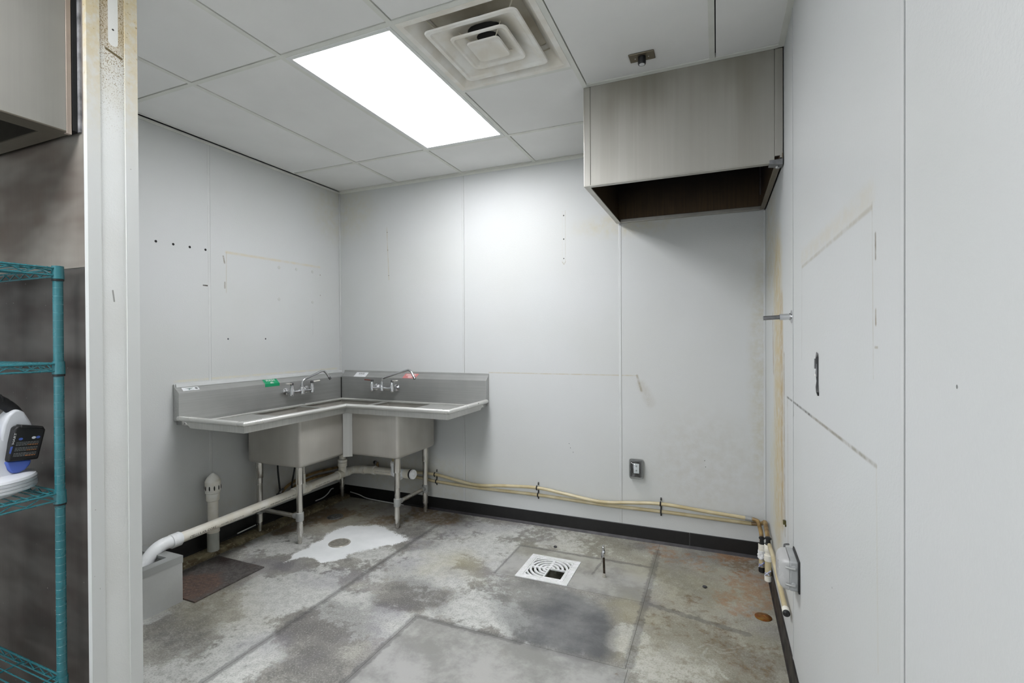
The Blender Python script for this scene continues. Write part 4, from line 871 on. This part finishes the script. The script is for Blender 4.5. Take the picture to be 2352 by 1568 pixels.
# ------------------------------------------------------------------ valve cluster in the right corner
def cluster(x, y, zt, zb, label, wrap):
    T = thing('shutoff_valve', (x,y,zb), label, 'valve')
    h = zt-zb
    MB().lathe([(.0145,zt-.012),(.017,zt-.006),(.0115,zt-.002),(.0105,zt+.018),(.017,zt+.02),(.0165,zt+.026),(.008,zt+.032)],(x,y,0),n=14).build('collar', M['black'], T)
    MB().lathe([(.0185,zt-.05),(.0195,zt-.048),(.0195,zt-.032),(.0172,zt-.031),(.0172,zt-.028),(.0195,zt-.027),(.0195,zt-.013),(.016,zt-.011)],(x,y,0),n=14).build('union', M['pvc_w'], T)
    if wrap:
        m = MB(); r_ = random.Random(3); L = []
        for k in range(9):
            z = zt-.05-k*.0058; L.append([(x+(.0205+r_.uniform(-.004,.005))*math.cos(2*PI*j/14), y+(.0205+r_.uniform(-.004,.005))*math.sin(2*PI*j/14), z+r_.uniform(-.002,.002)) for j in range(14)])
        m.rings(L); m.build('wrap', M['foam'], T, smooth=False)
    else:
        MB().lathe([(.019,zt-.1),(.021,zt-.097),(.021,zt-.068),(.016,zt-.066),(.014,zt-.05)],(x,y,0),n=16).build('barrel', M['pvc_w'], T)
    MB().lathe([(.0165,zb+.03),(.0165,zt-.095)],(x,y,0),n=14).build('barrel', M['cpvc'], T)
    m = MB(); m.tube([(x-.018,y-.016,zb+.035),(x,y-.022,zb+.055),(x+.012,y-.019,zb+.065)],.004,6); m.tube([(x-.017,y-.014,zb+.05),(x+.004,y-.022,zb+.04)],.004,6); m.build('tag_tie', M['blue_tape'], T)
    MB().lathe([(.016,zb),(.0185,zb+.003),(.0185,zb+.03),(.0165,zb+.031)],(x,y,0),n=14).build('end_cap', M['black'] if wrap else M['pvc_w'], T)
cluster(3.316,-.2,.178,.002,'white wrapped shutoff valve at the black base in the right corner',True)
cluster(3.330,-.42,.262,.052,'cream shutoff valve against the right wall behind the grey box',False)
DP = thing('capped_pipe', (3.326,-.85,.27), 'stained cream pipe running along the right wall with a capped end', 'pipe')
MB().tube([(3.334,-.445,.258),(3.334,-.60,.272),(3.333,-1.13,.262)],.0108,14).build('pipe', M['cpvc'], DP)
MB().cyl((3.333,-1.125,.262),(3.333,-1.155,.261),.0142,n=18).build('coupling', M['pvc_w'], DP)
MB().lathe([(.0138,0),(.0138,.006),(.008,.009),(.006,.015)],(3.333,-1.155,.261),(0,-1,0),n=16).build('plug', M['black'], DP)
# grey weatherproof box on the right wall
EB = thing('outlet_box', (WX,-1.285,.445), 'grey plastic weatherproof outlet box on the right wall', 'outlet box')
box(WX-.006,WX,-1.366,-1.215,.440,.560).build('gasket', M['rubber'], EB, bevel=.003)
box(WX-.034,WX-.004,-1.362,-1.222,.446,.556).build('base', M['grey_box'], EB, bevel=.006)
m = MB(); yc_, zc_ = -1.292, .501; L = []
for d_, a_ in ((.034,0),(.050,.002),(.060,.008),(.067,.020),(.069,.034)): L.append([(WX-d_,yc_+u,zc_+v) for u,v in rrect(-.066+a_,.066-a_,-.058+a_,.058-a_,.014)])
m.rings(L); m.build('cover', simple('translucent_grey_cover',(176,176,175),.3,var=.03), EB, ang=50)
for z in (.532,.470):
    h_ = MB().tube(fillet([(WX-.046,-1.3605,z),(WX-.03,-1.368,z),(WX-.016,-1.368,z)],.008),.0042,10).build('hinge', M['grey_cast'], EB); MB().lathe([(.010,0),(.010,.002),(.007,.004)],(WX-.02,-1.3618,z),(0,-1,0),n=16).build('hinge_pin', M['grey_box'], h_)
MB().tube(fillet([(WX-.034,-1.222,.54),(WX-.03,-1.17,.545),(WX-.012,-1.15,.54)],.02),.004,8).build('latch_wire', M['chrome_dull'], EB)
# small brass bit on the wall seam above it
tag(MB().box(WX-.012,WX,-.972,-.955,.556,.574).box(WX-.006,WX,-.98,-.966,.55,.562).build('wall_bracket', simple('olive_brass',(92,86,50),.4,.6,var=.2,vs=60), bevel=.002), 'tiny olive metal bracket on the right wall above the grey box', 'bracket')
# rod stub on the right wall
RB = thing('wall_rod', (WX,-1.165,1.462), 'short chrome rod stub sticking out of the right wall', 'wall rod')
MB().lathe([(.026,.0),(.026,.004),(.015,.007),(.0135,.010)],(WX,-1.165,1.462),(-1,0,0),n=24).build('flange', M['chrome'], RB)
MB().cyl((WX-.008,-1.165,1.462),(WX-.045,-1.166,1.461),.0125,n=18).build('socket', M['chrome'], RB)
MB().cyl((WX-.04,-1.166,1.461),(WX-.104,-1.172,1.4575),.0085,n=18).build('rod', M['chrome_dull'], RB)
# black torn strip
BS = thing('torn_wall_strip', (WX,-1.712,1.205), 'torn strip of black plastic stuck upright on the right wall', 'wall fixture')
m = MB(); L = []
for k, (y, z, w, d) in enumerate(((-1.690,1.334,.004,.001),(-1.704,1.331,.009,.003),(-1.712,1.318,.0065,.006),(-1.713,1.295,.004,.004),(-1.711,1.275,.005,.006),(-1.713,1.25,.0035,.004),(-1.714,1.232,.005,.006),(-1.717,1.216,.0085,.005),(-1.7185,1.206,.007,.002))):
    L.append([(WX-.0005,y-w,z),(WX-.0005-d,y-w*.6,z+.001),(WX-.0008-d,y+w*.5,z-.001),(WX-.0005,y+w,z)])
m.rings(L); m.build('torn_strip', M['black'], BS, smooth=False)
m = MB(); m.box(WX-.0065,WX-.004,-1.7165,-1.714,1.262,1.30); m.build('strip_edge', M['chrome_dull'], BS, smooth=False)
m = MB(); m.box(WX-.003,WX,-1.692,-1.672,1.262,1.267); m.build('paper_shred', M['white_metal'], BS, smooth=False)
m = MB(); m.tube([(WX-.006,-1.70,1.315),(WX-.006,-1.697,1.285)],.0025,6); m.build('wire_end', M['chrome_dull'], BS)

# covered outlet on the back wall
OT = thing('covered_outlet', (2.566,0,.424), 'wall outlet under a clear weatherproof bubble cover on the back wall', 'outlet')
box(2.520,2.612,-.010,0,.424,.554).build('base_plate', M['grey_box'], OT, bevel=.006)
box(2.527,2.605,-.014,-.009,.432,.546).build('gasket_frame', M['black'], OT, bevel=.004)
box(2.549,2.587,-.022,-.012,.458,.524).build('receptacle', M['white_sign'], OT, bevel=.003)
for z in (.508,.478): MB().cyl((2.568,-.0215,z),(2.568,-.0235,z),.006,n=12).build('socket_face', M['grey_box'], OT)
t = NT('clear_polycarbonate'); gl = t.n('ShaderNodeBsdfGlossy'); gl.inputs['Roughness'].default_value = .08; tr = t.n('ShaderNodeBsdfTransparent'); tr.inputs[0].default_value = (.86,.88,.88,1)
lw = t.n('ShaderNodeLayerWeight'); lw.inputs[0].default_value = .35; ms = t.n('ShaderNodeMixShader'); t.l.new(t.math('MULTIPLY_ADD', lw.outputs['Facing'], .5, .08), ms.inputs[0]); t.l.new(tr.outputs[0], ms.inputs[1]); t.l.new(gl.outputs[0], ms.inputs[2]); t.l.new(ms.outputs[0], t.out.inputs['Surface'])
m = MB(); L = []
for d_, a_ in ((.010,0),(.040,.002),(.062,.006),(.074,.016)): L.append([(2.566+u,-d_,.489+v) for u,v in rrect(-.045+a_,.045-a_,-.064+a_,.064-a_,.014)])
m.rings(L,False,True); m.build('bubble_cover', t.m, OT, ang=50)
m = MB(); m.tube([(2.566+u,-.012,.489+v) for u,v in rrect(-.046,.046,-.065,.065,.014)+rrect(-.046,.046,-.065,.065,.014)[:1]],.003,8); m.build('cover_rim', M['grey_cast'], OT)

# ------------------------------------------------------------------ mop sink and checker plate
MX0, MX1, MY0, MY1, MZ = .135, .467, -2.33, -1.706, .243
MO = thing('mop_sink', ((MX0+MX1)/2,(MY0+MY1)/2,0), 'low stainless mop sink box beside the partition wall', 'mop sink')
MSS = steel('satin_mop_sink', (198,200,199), .4, 'x', streak=.05, metal=.4)
m = MB()
for q in ((MX0,MX1,MY1-.012,MY1),(MX0,MX1,MY0,MY0+.012),(MX0,MX0+.012,MY0+.012,MY1-.012),(MX1-.012,MX1,MY0+.012,MY1-.012)): m.box(*q,.0,MZ-.012)
m.box(MX0+.012,MX1-.012,MY0+.012,MY1-.012,.02,.03); m.build('box_body', MSS, MO, smooth=False)
m = MB()
for q in ((MX0,MX1,MY1-.05,MY1),(MX0,MX1,MY0,MY0+.05),(MX0,MX0+.05,MY0+.05,MY1-.05),(MX1-.05,MX1,MY0+.05,MY1-.05)): m.box(*q,MZ-.012,MZ)
for q in ((MX0-.001,MX1+.0022,MY1+.0002,MY1+.0022),(MX1+.0002,MX1+.0022,MY0,MY1+.0002)): m.box(*q,MZ-.038,MZ)
m.build('rim', steel('mop_rim', (178,180,179), .3, 'y', streak=.05), MO, smooth=False)
def plate_mat():
    t = NT('rusty_checker_plate'); p = t.pos(); n1 = t.noise(p, 7, 4, .6); n2 = t.noise(p, 60, 3, .6); sx = t.n('ShaderNodeSeparateXYZ'); t.l.new(p, sx.inputs[0])
    c = t.mix(t.smooth(n2, .35, .65), lin((84,80,78)), lin((112,108,106)))
    cb = t.n('ShaderNodeCombineXYZ'); t.l.new(sx.outputs[0], cb.inputs[0]); t.l.new(sx.outputs[1], cb.inputs[1])
    bm_ = blob_mask(t, cb.outputs[0], (.36,-1.6), .26, .2); r_ = t.smooth(t.math('ADD', t.math('MULTIPLY', bm_, .5), n1), .52, .8); c = t.mix(t.math('MULTIPLY', r_, .8), c, t.mix(t.smooth(n2, .4, .6), lin((128,104,92)), lin((96,78,70))))
    ed = blob_mask(t, cb.outputs[0], (.22,-1.3), .3, .1); c = t.mix(t.math('MULTIPLY', ed, t.smooth(n1, .4, .6, .2, .9)), c, lin((44,34,30)))
    t.bump(n2, .002, .4); return t.set(c, .5, .45)
PM = plate_mat()
CP = thing('checker_plate', (.34,-1.48,0), 'rusty checker plate hatch lying on the floor behind the mop sink', 'floor hatch')
box(.139,.546,-1.695,-1.268,.0005,.0075).build('plate', PM, CP, smooth=False, bevel=.001)
m = MB(); k = 0
for i in range(17):
    for j in range(18):
        x, y = .156+i*.0232, -1.682+j*.0238; s = 1 if (i+j)%2 else -1; a = s*PI/4; c_, s_ = math.cos(a)*.0075, math.sin(a)*.0075; u_, v_ = -math.sin(a)*.003, math.cos(a)*.003
        m.add([(x+c_,y+s_,.0075),(x+u_,y+v_,.0075),(x-c_,y-s_,.0075),(x-u_,y-v_,.0075),(x,y,.0092)],[(0,1,4),(1,2,4),(2,3,4),(3,0,4)])
tag(m.build('tread_pattern', PM, CP, smooth=False), kind='stuff')

# ------------------------------------------------------------------ floor drains, floor sink, stub, cleanout
def round_drain(x, y, r, mat, label, slots=9):
    T = thing('floor_drain', (x,y,0), label, 'floor drain', 'round floor drains')
    MB().lathe([(r-.012,.0006),(r-.012,.005),(r-.003,.005),(r,.002),(r,.0006)],(x,y,0),n=36,cap=False).build('ring', mat, T)
    MB().lathe([(r-.011,.0008),(r-.011,.0016)],(x,y,0),n=36).build('well', M['hole'], T)
    for k in range(slots):
        u = -r+.012+(k+.5)*(2*(r-.012)/slots); L_ = math.sqrt(max(0,(r-.011)**2-u*u))
        box(x-L_*.98,x+L_*.98,y+u-.0036,y+u+.0036,.0015,.0042).build('bar', mat, T, smooth=False) if False else MB().add([(x+p_*.766+q_*.643*-1,y+p_*.643+q_*.766,z_) for z_ in (.0015,.0042) for p_,q_ in ((-L_,u-.0036),(L_,u-.0036),(L_,u+.0036),(-L_,u+.0036))],[(3,2,1,0),(4,5,6,7),(0,1,5,4),(1,2,6,5),(2,3,7,6),(3,0,4,7)]).build('bar', mat, T, smooth=False)
round_drain(.337,-.445,.062,M['drain_dark'],'dark corroded round floor drain under the corner sink')
round_drain(.715,-.815,.072,M['drain'],'pale nickel round floor drain in the white painted patch')
FSK = thing('floor_sink', ((FS[0]+FS[1])/2,(FS[2]+FS[3])/2,-.2), 'white square floor sink with ring-slotted grate and open corner', 'floor sink')
gx0, gx1, gy0, gy1 = 2.024, 2.267, -.757, -.512
m = MB()
for q in ((FS[0],gx0,FS[2],FS[3]),(gx1,FS[1],FS[2],FS[3]),(gx0,gx1,FS[2],gy0),(gx0,gx1,gy1,FS[3])): m.box(*q,-.004,.0035)
m.build('frame', M['porcelain'], FSK, smooth=False)
m = MB(); m.box(gx0-.005,gx0+.003,gy0-.005,gy1+.005,-.2,-.004); m.box(gx1-.003,gx1+.005,gy0-.005,gy1+.005,-.2,-.004); m.box(gx0,gx1,gy0-.005,gy0+.003,-.2,-.004); m.box(gx0,gx1,gy1-.003,gy1+.005,-.2,-.004); m.box(gx0,gx1,gy0,gy1,-.2,-.195); m.build('basin', M['sink_in'], FSK, smooth=False)
gcx, gcy = (gx0+gx1)/2, (gy0+gy1)/2; hg = (gx1-gx0)/2-.0015; st_ = .0016; N = int(2*hg/st_)
def solid(u, v):
    if abs(u) > hg-.008 or abs(v) > hg-.008: return True
    if .006 < u < .1015 and -.1015 < v < .004: return False          # open quarter
    if -.004 < u < .112 and -.112 < v < .014: return True
    r = math.hypot(u, v); an = math.atan2(v, u)
    for k in range(4):
        da = (an-PI/4-k*PI/2+PI) % (2*PI)-PI
        if False and abs(da)*r < .006: return True
    if abs(u-0) < .0065 and True and (r < .2) and v > 0: return True if abs(u) < .0065 else False
    if abs(v) < .0065 and u < 0: return True
    if r < .008: return True
    for a, b in ((.014,.024),(.038,.050),(.063,.076),(.089,.102),(.115,.128),(.139,.150)):
        if a < r < b: return False
    return True
xs_ = np.linspace(-hg,hg,N+1); m = MB(); S = np.array([[solid((xs_[i]+xs_[i+1])/2,(xs_[j]+xs_[j+1])/2) for j in range(N)] for i in range(N)])
zt_, zb_ = .003, -.006; idx = {}
def gv(i, j, z):
    k = (i,j,z)
    if k not in idx: idx[k] = len(m.v); m.v.append((gcx+xs_[i],gcy+xs_[j],zt_ if z else zb_))
    return idx[k]
for i in range(N):
    j = 0
    while j < N:
        if S[i,j]:
            j2 = j
            while j2 < N and S[i,j2]: j2 += 1
            for q in range(j,j2): m.f.append((gv(i,q,1),gv(i+1,q,1),gv(i+1,q+1,1),gv(i,q+1,1)))
            j = j2
        else: j += 1
for i in range(N):
    for j in range(N):
        if not S[i,j]: continue
        for di, dj, e in ((-1,0,((0,0),(0,1))),(1,0,((1,0),(1,1))),(0,-1,((0,0),(1,0))),(0,1,((0,1),(1,1)))):
            a, b = i+di, j+dj
            if not (0 <= a < N and 0 <= b < N) or not S[a,b]:
                p_, q_ = e; m.f.append((gv(i+p_[0],j+p_[1],0),gv(i+q_[0],j+q_[1],0),gv(i+q_[0],j+q_[1],1),gv(i+p_[0],j+p_[1],1)))
m.build('grate', M['porcelain'], FSK, smooth=False)
ST = thing('pipe_stub', (2.472,-.608,0), 'thin rusty pipe stub with a shiny fitting standing on the floor', 'pipe')
MB().lathe([(.011,0),(.011,.008),(.0095,.01),(.0095,.022),(.006,.024)],(2.472,-.608,0),n=6).build('base_nut', M['drain'], ST)
MB().cyl((2.472,-.608,.02),(2.469,-.608,.14),.0065,n=12).build('pipe', M['rusty'], ST)
MB().lathe([(.0085,.116),(.0085,.122),(.0105,.124),(.0105,.146),(.009,.149),(.0085,.174),(.0065,.176),(.006,.184)],(2.468,-.608,0),n=12).build('fitting', M['chrome'], ST)
m = MB(); m.box(2.455,2.459,-.612,-.604,.108,.14); m.build('lever', M['chrome_dull'], ST, bevel=.001)
tag(MB().lathe([(.039,.0005),(.039,.002),(.036,.0035),(.012,.0035),(.011,.0025)],(3.283,-.715,0),n=28).build('cleanout_cover', M['brass']), 'round tarnished brass cleanout cover in the floor by the right wall', 'cleanout')
CH = [((3.01,-.52),'small dark grit chip on the floor right of the pipe stub'),((2.09,-.335),'small black grit chip on the floor behind the floor sink')]
for (x,y), lb_ in CH: tag(MB().ball((x,y,.007),.013,.009,.007,7,5).build('debris_chip', simple('grit_chip',(58,58,60),.6), smooth=False), lb_, 'debris')
# white caulk bead left loose along the corner
tag(MB().tube(spline([(.026,-.33,.052),(.030,-.25,.056),(.034,-.20,.075),(.032,-.16,.10),(.028,-.13,.098)],6),.0045,8).build('loose_caulk_strip', M['strip']), 'curled loose white strip by the rear corner leg of the sink', 'caulk strip')
tag(MB().tube(spline([(.125,-.030,.05),(.22,-.031,.038),(.30,-.031,.018),(.45,-.030,.010),(.68,-.030,.006)],6),.004,8).build('loose_caulk_strip', M['strip']), 'long white caulk strip peeling along the back base under the sink', 'caulk strip')
tag(MB().tube([(.03,-1.045,.048),(.03,-.90,.056)],.0042,8).build('loose_caulk_strip', M['strip']), 'short loose white strip lying on the kerb behind the left sink leg', 'caulk strip')
# bumpers on the left wall (five adhesive dots)
for k, (y,z) in enumerate(((-.653,1.929),(-.485,1.937),(-.318,1.937),(-.655,1.687),(-.320,1.686))):
    tag(MB().lathe([(.0125,0),(.012,.001),(.009,.0016)],(0.0001,y,z),(1,0,0),n=16).build('adhesive_dot', simple('adhesive_grey',(196,198,194),.3) if not k else bpy.data.materials['adhesive_grey']), ('leftmost dot of the upper row of pale adhesive dots','middle dot of the upper row of pale adhesive dots','right dot of the upper row of pale adhesive dots','left dot of the lower pair of pale adhesive dots','right dot of the lower pair of pale adhesive dots')[k], 'adhesive dot', 'adhesive dots on the left wall')

# ------------------------------------------------------------------ teal wire shelving
PX, PY = 1.178, -2.547; SX, SY = -.44, -.86
SH = thing('wire_shelving_unit', (PX+SX/2,PY+SY/2,0), 'teal epoxy wire shelving unit against the steel-clad partition', 'shelving')
ZS = [1.6085,1.312,.909,.325]
for px_, py_ in ((PX,PY),(PX+SX,PY),(PX,PY+SY),(PX+SX,PY+SY)):
    m = MB(); prof_ = [(.0127,.0)]; z = .02
    while z < 1.60: prof_ += [(.0127,z-.0007),(.0120,z),(.0127,z+.0007)]; z += .0254
    prof_ += [(.0127,1.607)]
    po = m.lathe(prof_,(px_,py_,0),n=20).build('post', M['teal'], SH, ang=20)
    m = MB(); z = .02
    while z < 1.60: m.lathe([(.01215,z-.0004),(.0125,z),(.01215,z+.0004)],(px_,py_,0),n=20,cap=False); z += .0254
    m.build('groove', M['teal_line'], po)
def wire(m, a, b, r): m.cyl(a, b, r, n=8)
for zs in ZS:
    fr = MB(); x0, x1, y0, y1 = PX+SX, PX, PY+SY, PY
    for cx_, cy_ in ((x0,y0),(x1,y0),(x0,y1),(x1,y1)): fr.lathe([(.0132,-.036),(.0165,-.036),(.0150,.004),(.0134,.004)],(cx_,cy_,zs),n=20)
    def truss(a, b):
        a, b = Vector(a), Vector(b); d = (b-a); L_ = d.length; d.normalize(); o1, o2 = Vector((0,0,-.004)), Vector((0,0,-.026))
        wire(fr,a+d*.014+o1,b-d*.014+o1,.0033); wire(fr,a+d*.014+o2,b-d*.014+o2,.0030)
        n = int(L_/.032); pts = [a+d*(.02+k*(L_-.04)/n)+(o1+Vector((0,0,-.003)) if k%2 else o2+Vector((0,0,.003))) for k in range(n+1)]; fr.tube(pts,.0021,6)
    inn = .006
    truss((x1+inn,y0,zs),(x1+inn,y1,zs)); truss((x0-inn,y0,zs),(x0-inn,y1,zs)); truss((x0,y1+inn,zs),(x1,y1+inn,zs)); truss((x0,y0-inn,zs),(x1,y0-inn,zs))
    fo = fr.build('shelf', M['teal'], SH)
    wm = MB(); y = y0+.02
    while y < y1-.01: wire(wm,(x0-.004,y,zs-.0015),(x1+.004,y,zs-.0015),.0021); y += .0254
    for fx in (.07,.5,.93): wire(wm,(x0+(x1-x0)*fx,y0,zs-.006),(x0+(x1-x0)*fx,y1,zs-.006),.0027)
    tag(wm.build('wire_mat', M['teal'], fo), kind='stuff')
    for cx_, cy_ in ((x0,y0),(x1,y0),(x0,y1),(x1,y1)): MB().lathe([(.0129,-.043),(.0155,-.042),(.0155,-.0365),(.013,-.036)],(cx_,cy_,zs),n=20).build('split_sleeve', M['black'], fo)

# ------------------------------------------------------------------ cordless sprayer on the third shelf
SPX, SPY, SPZ = 1.028, -2.680, .9095
SPR = thing('cordless_sprayer', (SPX,SPY,SPZ), 'white cordless sprayer with black battery on the third shelf', 'sprayer')
def ell(rx, ry, z, n=32): return [(SPX+rx*math.cos(2*PI*k/n), SPY+ry*math.sin(2*PI*k/n), z) for k in range(n)]
m = MB(); m.rings([ell(.085,.09,SPZ+.0005),ell(.09,.095,SPZ+.01),ell(.112,.118,SPZ+.014),ell(.124,.131,SPZ+.017),ell(.126,.133,SPZ+.02),ell(.126,.133,SPZ+.026),ell(.1235,.1305,SPZ+.0275),ell(.126,.133,SPZ+.029),ell(.126,.133,SPZ+.036),ell(.1235,.1305,SPZ+.0375),ell(.126,.133,SPZ+.039),ell(.126,.133,SPZ+.046),ell(.1235,.1305,SPZ+.0475),ell(.126,.133,SPZ+.049),ell(.122,.129,SPZ+.056),ell(.10,.11,SPZ+.061)])
m.build('base', M['body_white'], SPR, ang=30)
m = MB(); m.rings([ell(.060,.108,SPZ+.056),ell(.054,.112,SPZ+.075),ell(.046,.118,SPZ+.11),ell(.044,.118,SPZ+.14),ell(.040,.112,SPZ+.165),ell(.028,.095,SPZ+.18)]); m.build('tank', M['body_white'], SPR, ang=50)
hump = [(-2.64,1.085),(-2.632,1.125),(-2.622,1.150),(-2.608,1.166),(-2.594,1.166),(-2.582,1.155),(-2.568,1.125),(-2.556,1.09),(-2.560,1.02),(-2.60,1.0),(-2.64,1.03)]
MB().prism(hump,'x',1.008,1.064).build('battery_shroud', M['body_white'], SPR, bevel=.008, seg=3)
m = MB(); m.tube(spline([(1.036,-2.592,1.150),(1.036,-2.602,1.166),(1.036,-2.622,1.186),(1.036,-2.66,1.208),(1.036,-2.73,1.218),(1.036,-2.79,1.195),(1.036,-2.82,1.14),(1.036,-2.815,1.07)],6),[.017]*12+[.0185]*12+[.017]*19,14); hdl = m.build('handle', M['rubber'], SPR)
m = MB()
for y, z in ((-2.63,1.2),(-2.648,1.208),(-2.666,1.214),(-2.684,1.218)): m.tube([(1.036+.0195*math.cos(a), y, z-.0045+.0195*math.sin(a)) for a in [PI*k/8 for k in range(9)]],.0022,6)
m.build('grip_rib', M['black'], hdl)
box(1.0,1.0655,-2.68,-2.645,1.075,1.098).build('blue_trim', M['blue'], SPR, bevel=.004)
MB().prism([(-2.636,1.012),(-2.574,1.006),(-2.578,.992),(-2.590,.978),(-2.607,.971),(-2.622,.974),(-2.630,.986)],'x',1.04,1.0835).build('latch', M['blue'], SPR, bevel=.005, seg=3)
# battery: a slanted slab, label on its outer face
bq = [(-2.634,1.0125),(-2.561,1.0055),(-2.541,1.097),(-2.548,1.104),(-2.607,1.118),(-2.616,1.112)]
BT = MB().prism(bq,'x',1.052,1.090).build('battery', M['black'], SPR, bevel=.005, seg=3)
m = MB(); m.prism([(-2.603,1.121),(-2.549,1.108),(-2.546,1.099),(-2.604,1.111)],'x',1.056,1.094); m.build('battery_lip', M['black'], BT, bevel=.003)
O_, U_, V_ = Vector((1.0906,-2.5885,1.058)), Vector((0,.995,-.10)).normalized(), Vector((0,.21,.978)).normalized()
bf = lambda u, v, k=.0006: O_+U_*u+V_*v+Vector((k,0,0))
def stroke(u0,u1,v,h,mat_m): mat_m.add([bf(u0,v),bf(u1,v),bf(u1,v+h),bf(u0,v+h)],[(0,1,2,3)])
g_, og = MB(), MB(); rr_ = random.Random(4)
for b_ in range(3):
    for l_ in range(3):
        v = .006-b_*.0165-l_*.0042; u = -.027
        while u < .026:
            w_ = rr_.uniform(.002,.007); stroke(u,min(u+w_,.027),v,.0021,og if (l_ == 2 and u > .0) else g_); u += w_+.0012
g_.build('label_print', M['grey_txt'], BT, smooth=False); og.build('label_accent', M['orange_txt'], BT, smooth=False)
for (u,v,mt) in ((-.019,.0175,M['blue']),(.012,.0195,M['white_sign']),(.0225,.020,M['blue'])):
    m = MB(); m.add([bf(u+.0052*math.cos(a),v+.004*math.sin(a)) for a in [2*PI*k/14 for k in range(14)]],[tuple(range(14))]); m.build('label_mark', mt, BT, smooth=False)
m = MB(); m.add([bf(u,v,.0006) for u,v in ((-.018,.031),(.020,.033),(.019,.0365),(-.017,.0345))],[(0,1,2,3)]); m.build('label_ridge', M['rubber'], BT, smooth=False)
# maker lettering up the narrow left side of the battery
lettering('HART', .0135, lambda u,v: bf(-.0345-v*.55,.020+u,.0008), M['white_ink'], BT)
m = MB(); m.add([bf(u,v,.0007) for u,v in ((-.0385,-.004),(-.033,-.004),(-.034,-.026),(-.0385,-.024))],[(0,1,2,3)]); m.build('side_tag', M['blue'], BT, smooth=False)
print('objects', len(bpy.data.objects), 'tris', sum(len(me.polygons)*2 for me in bpy.data.meshes))
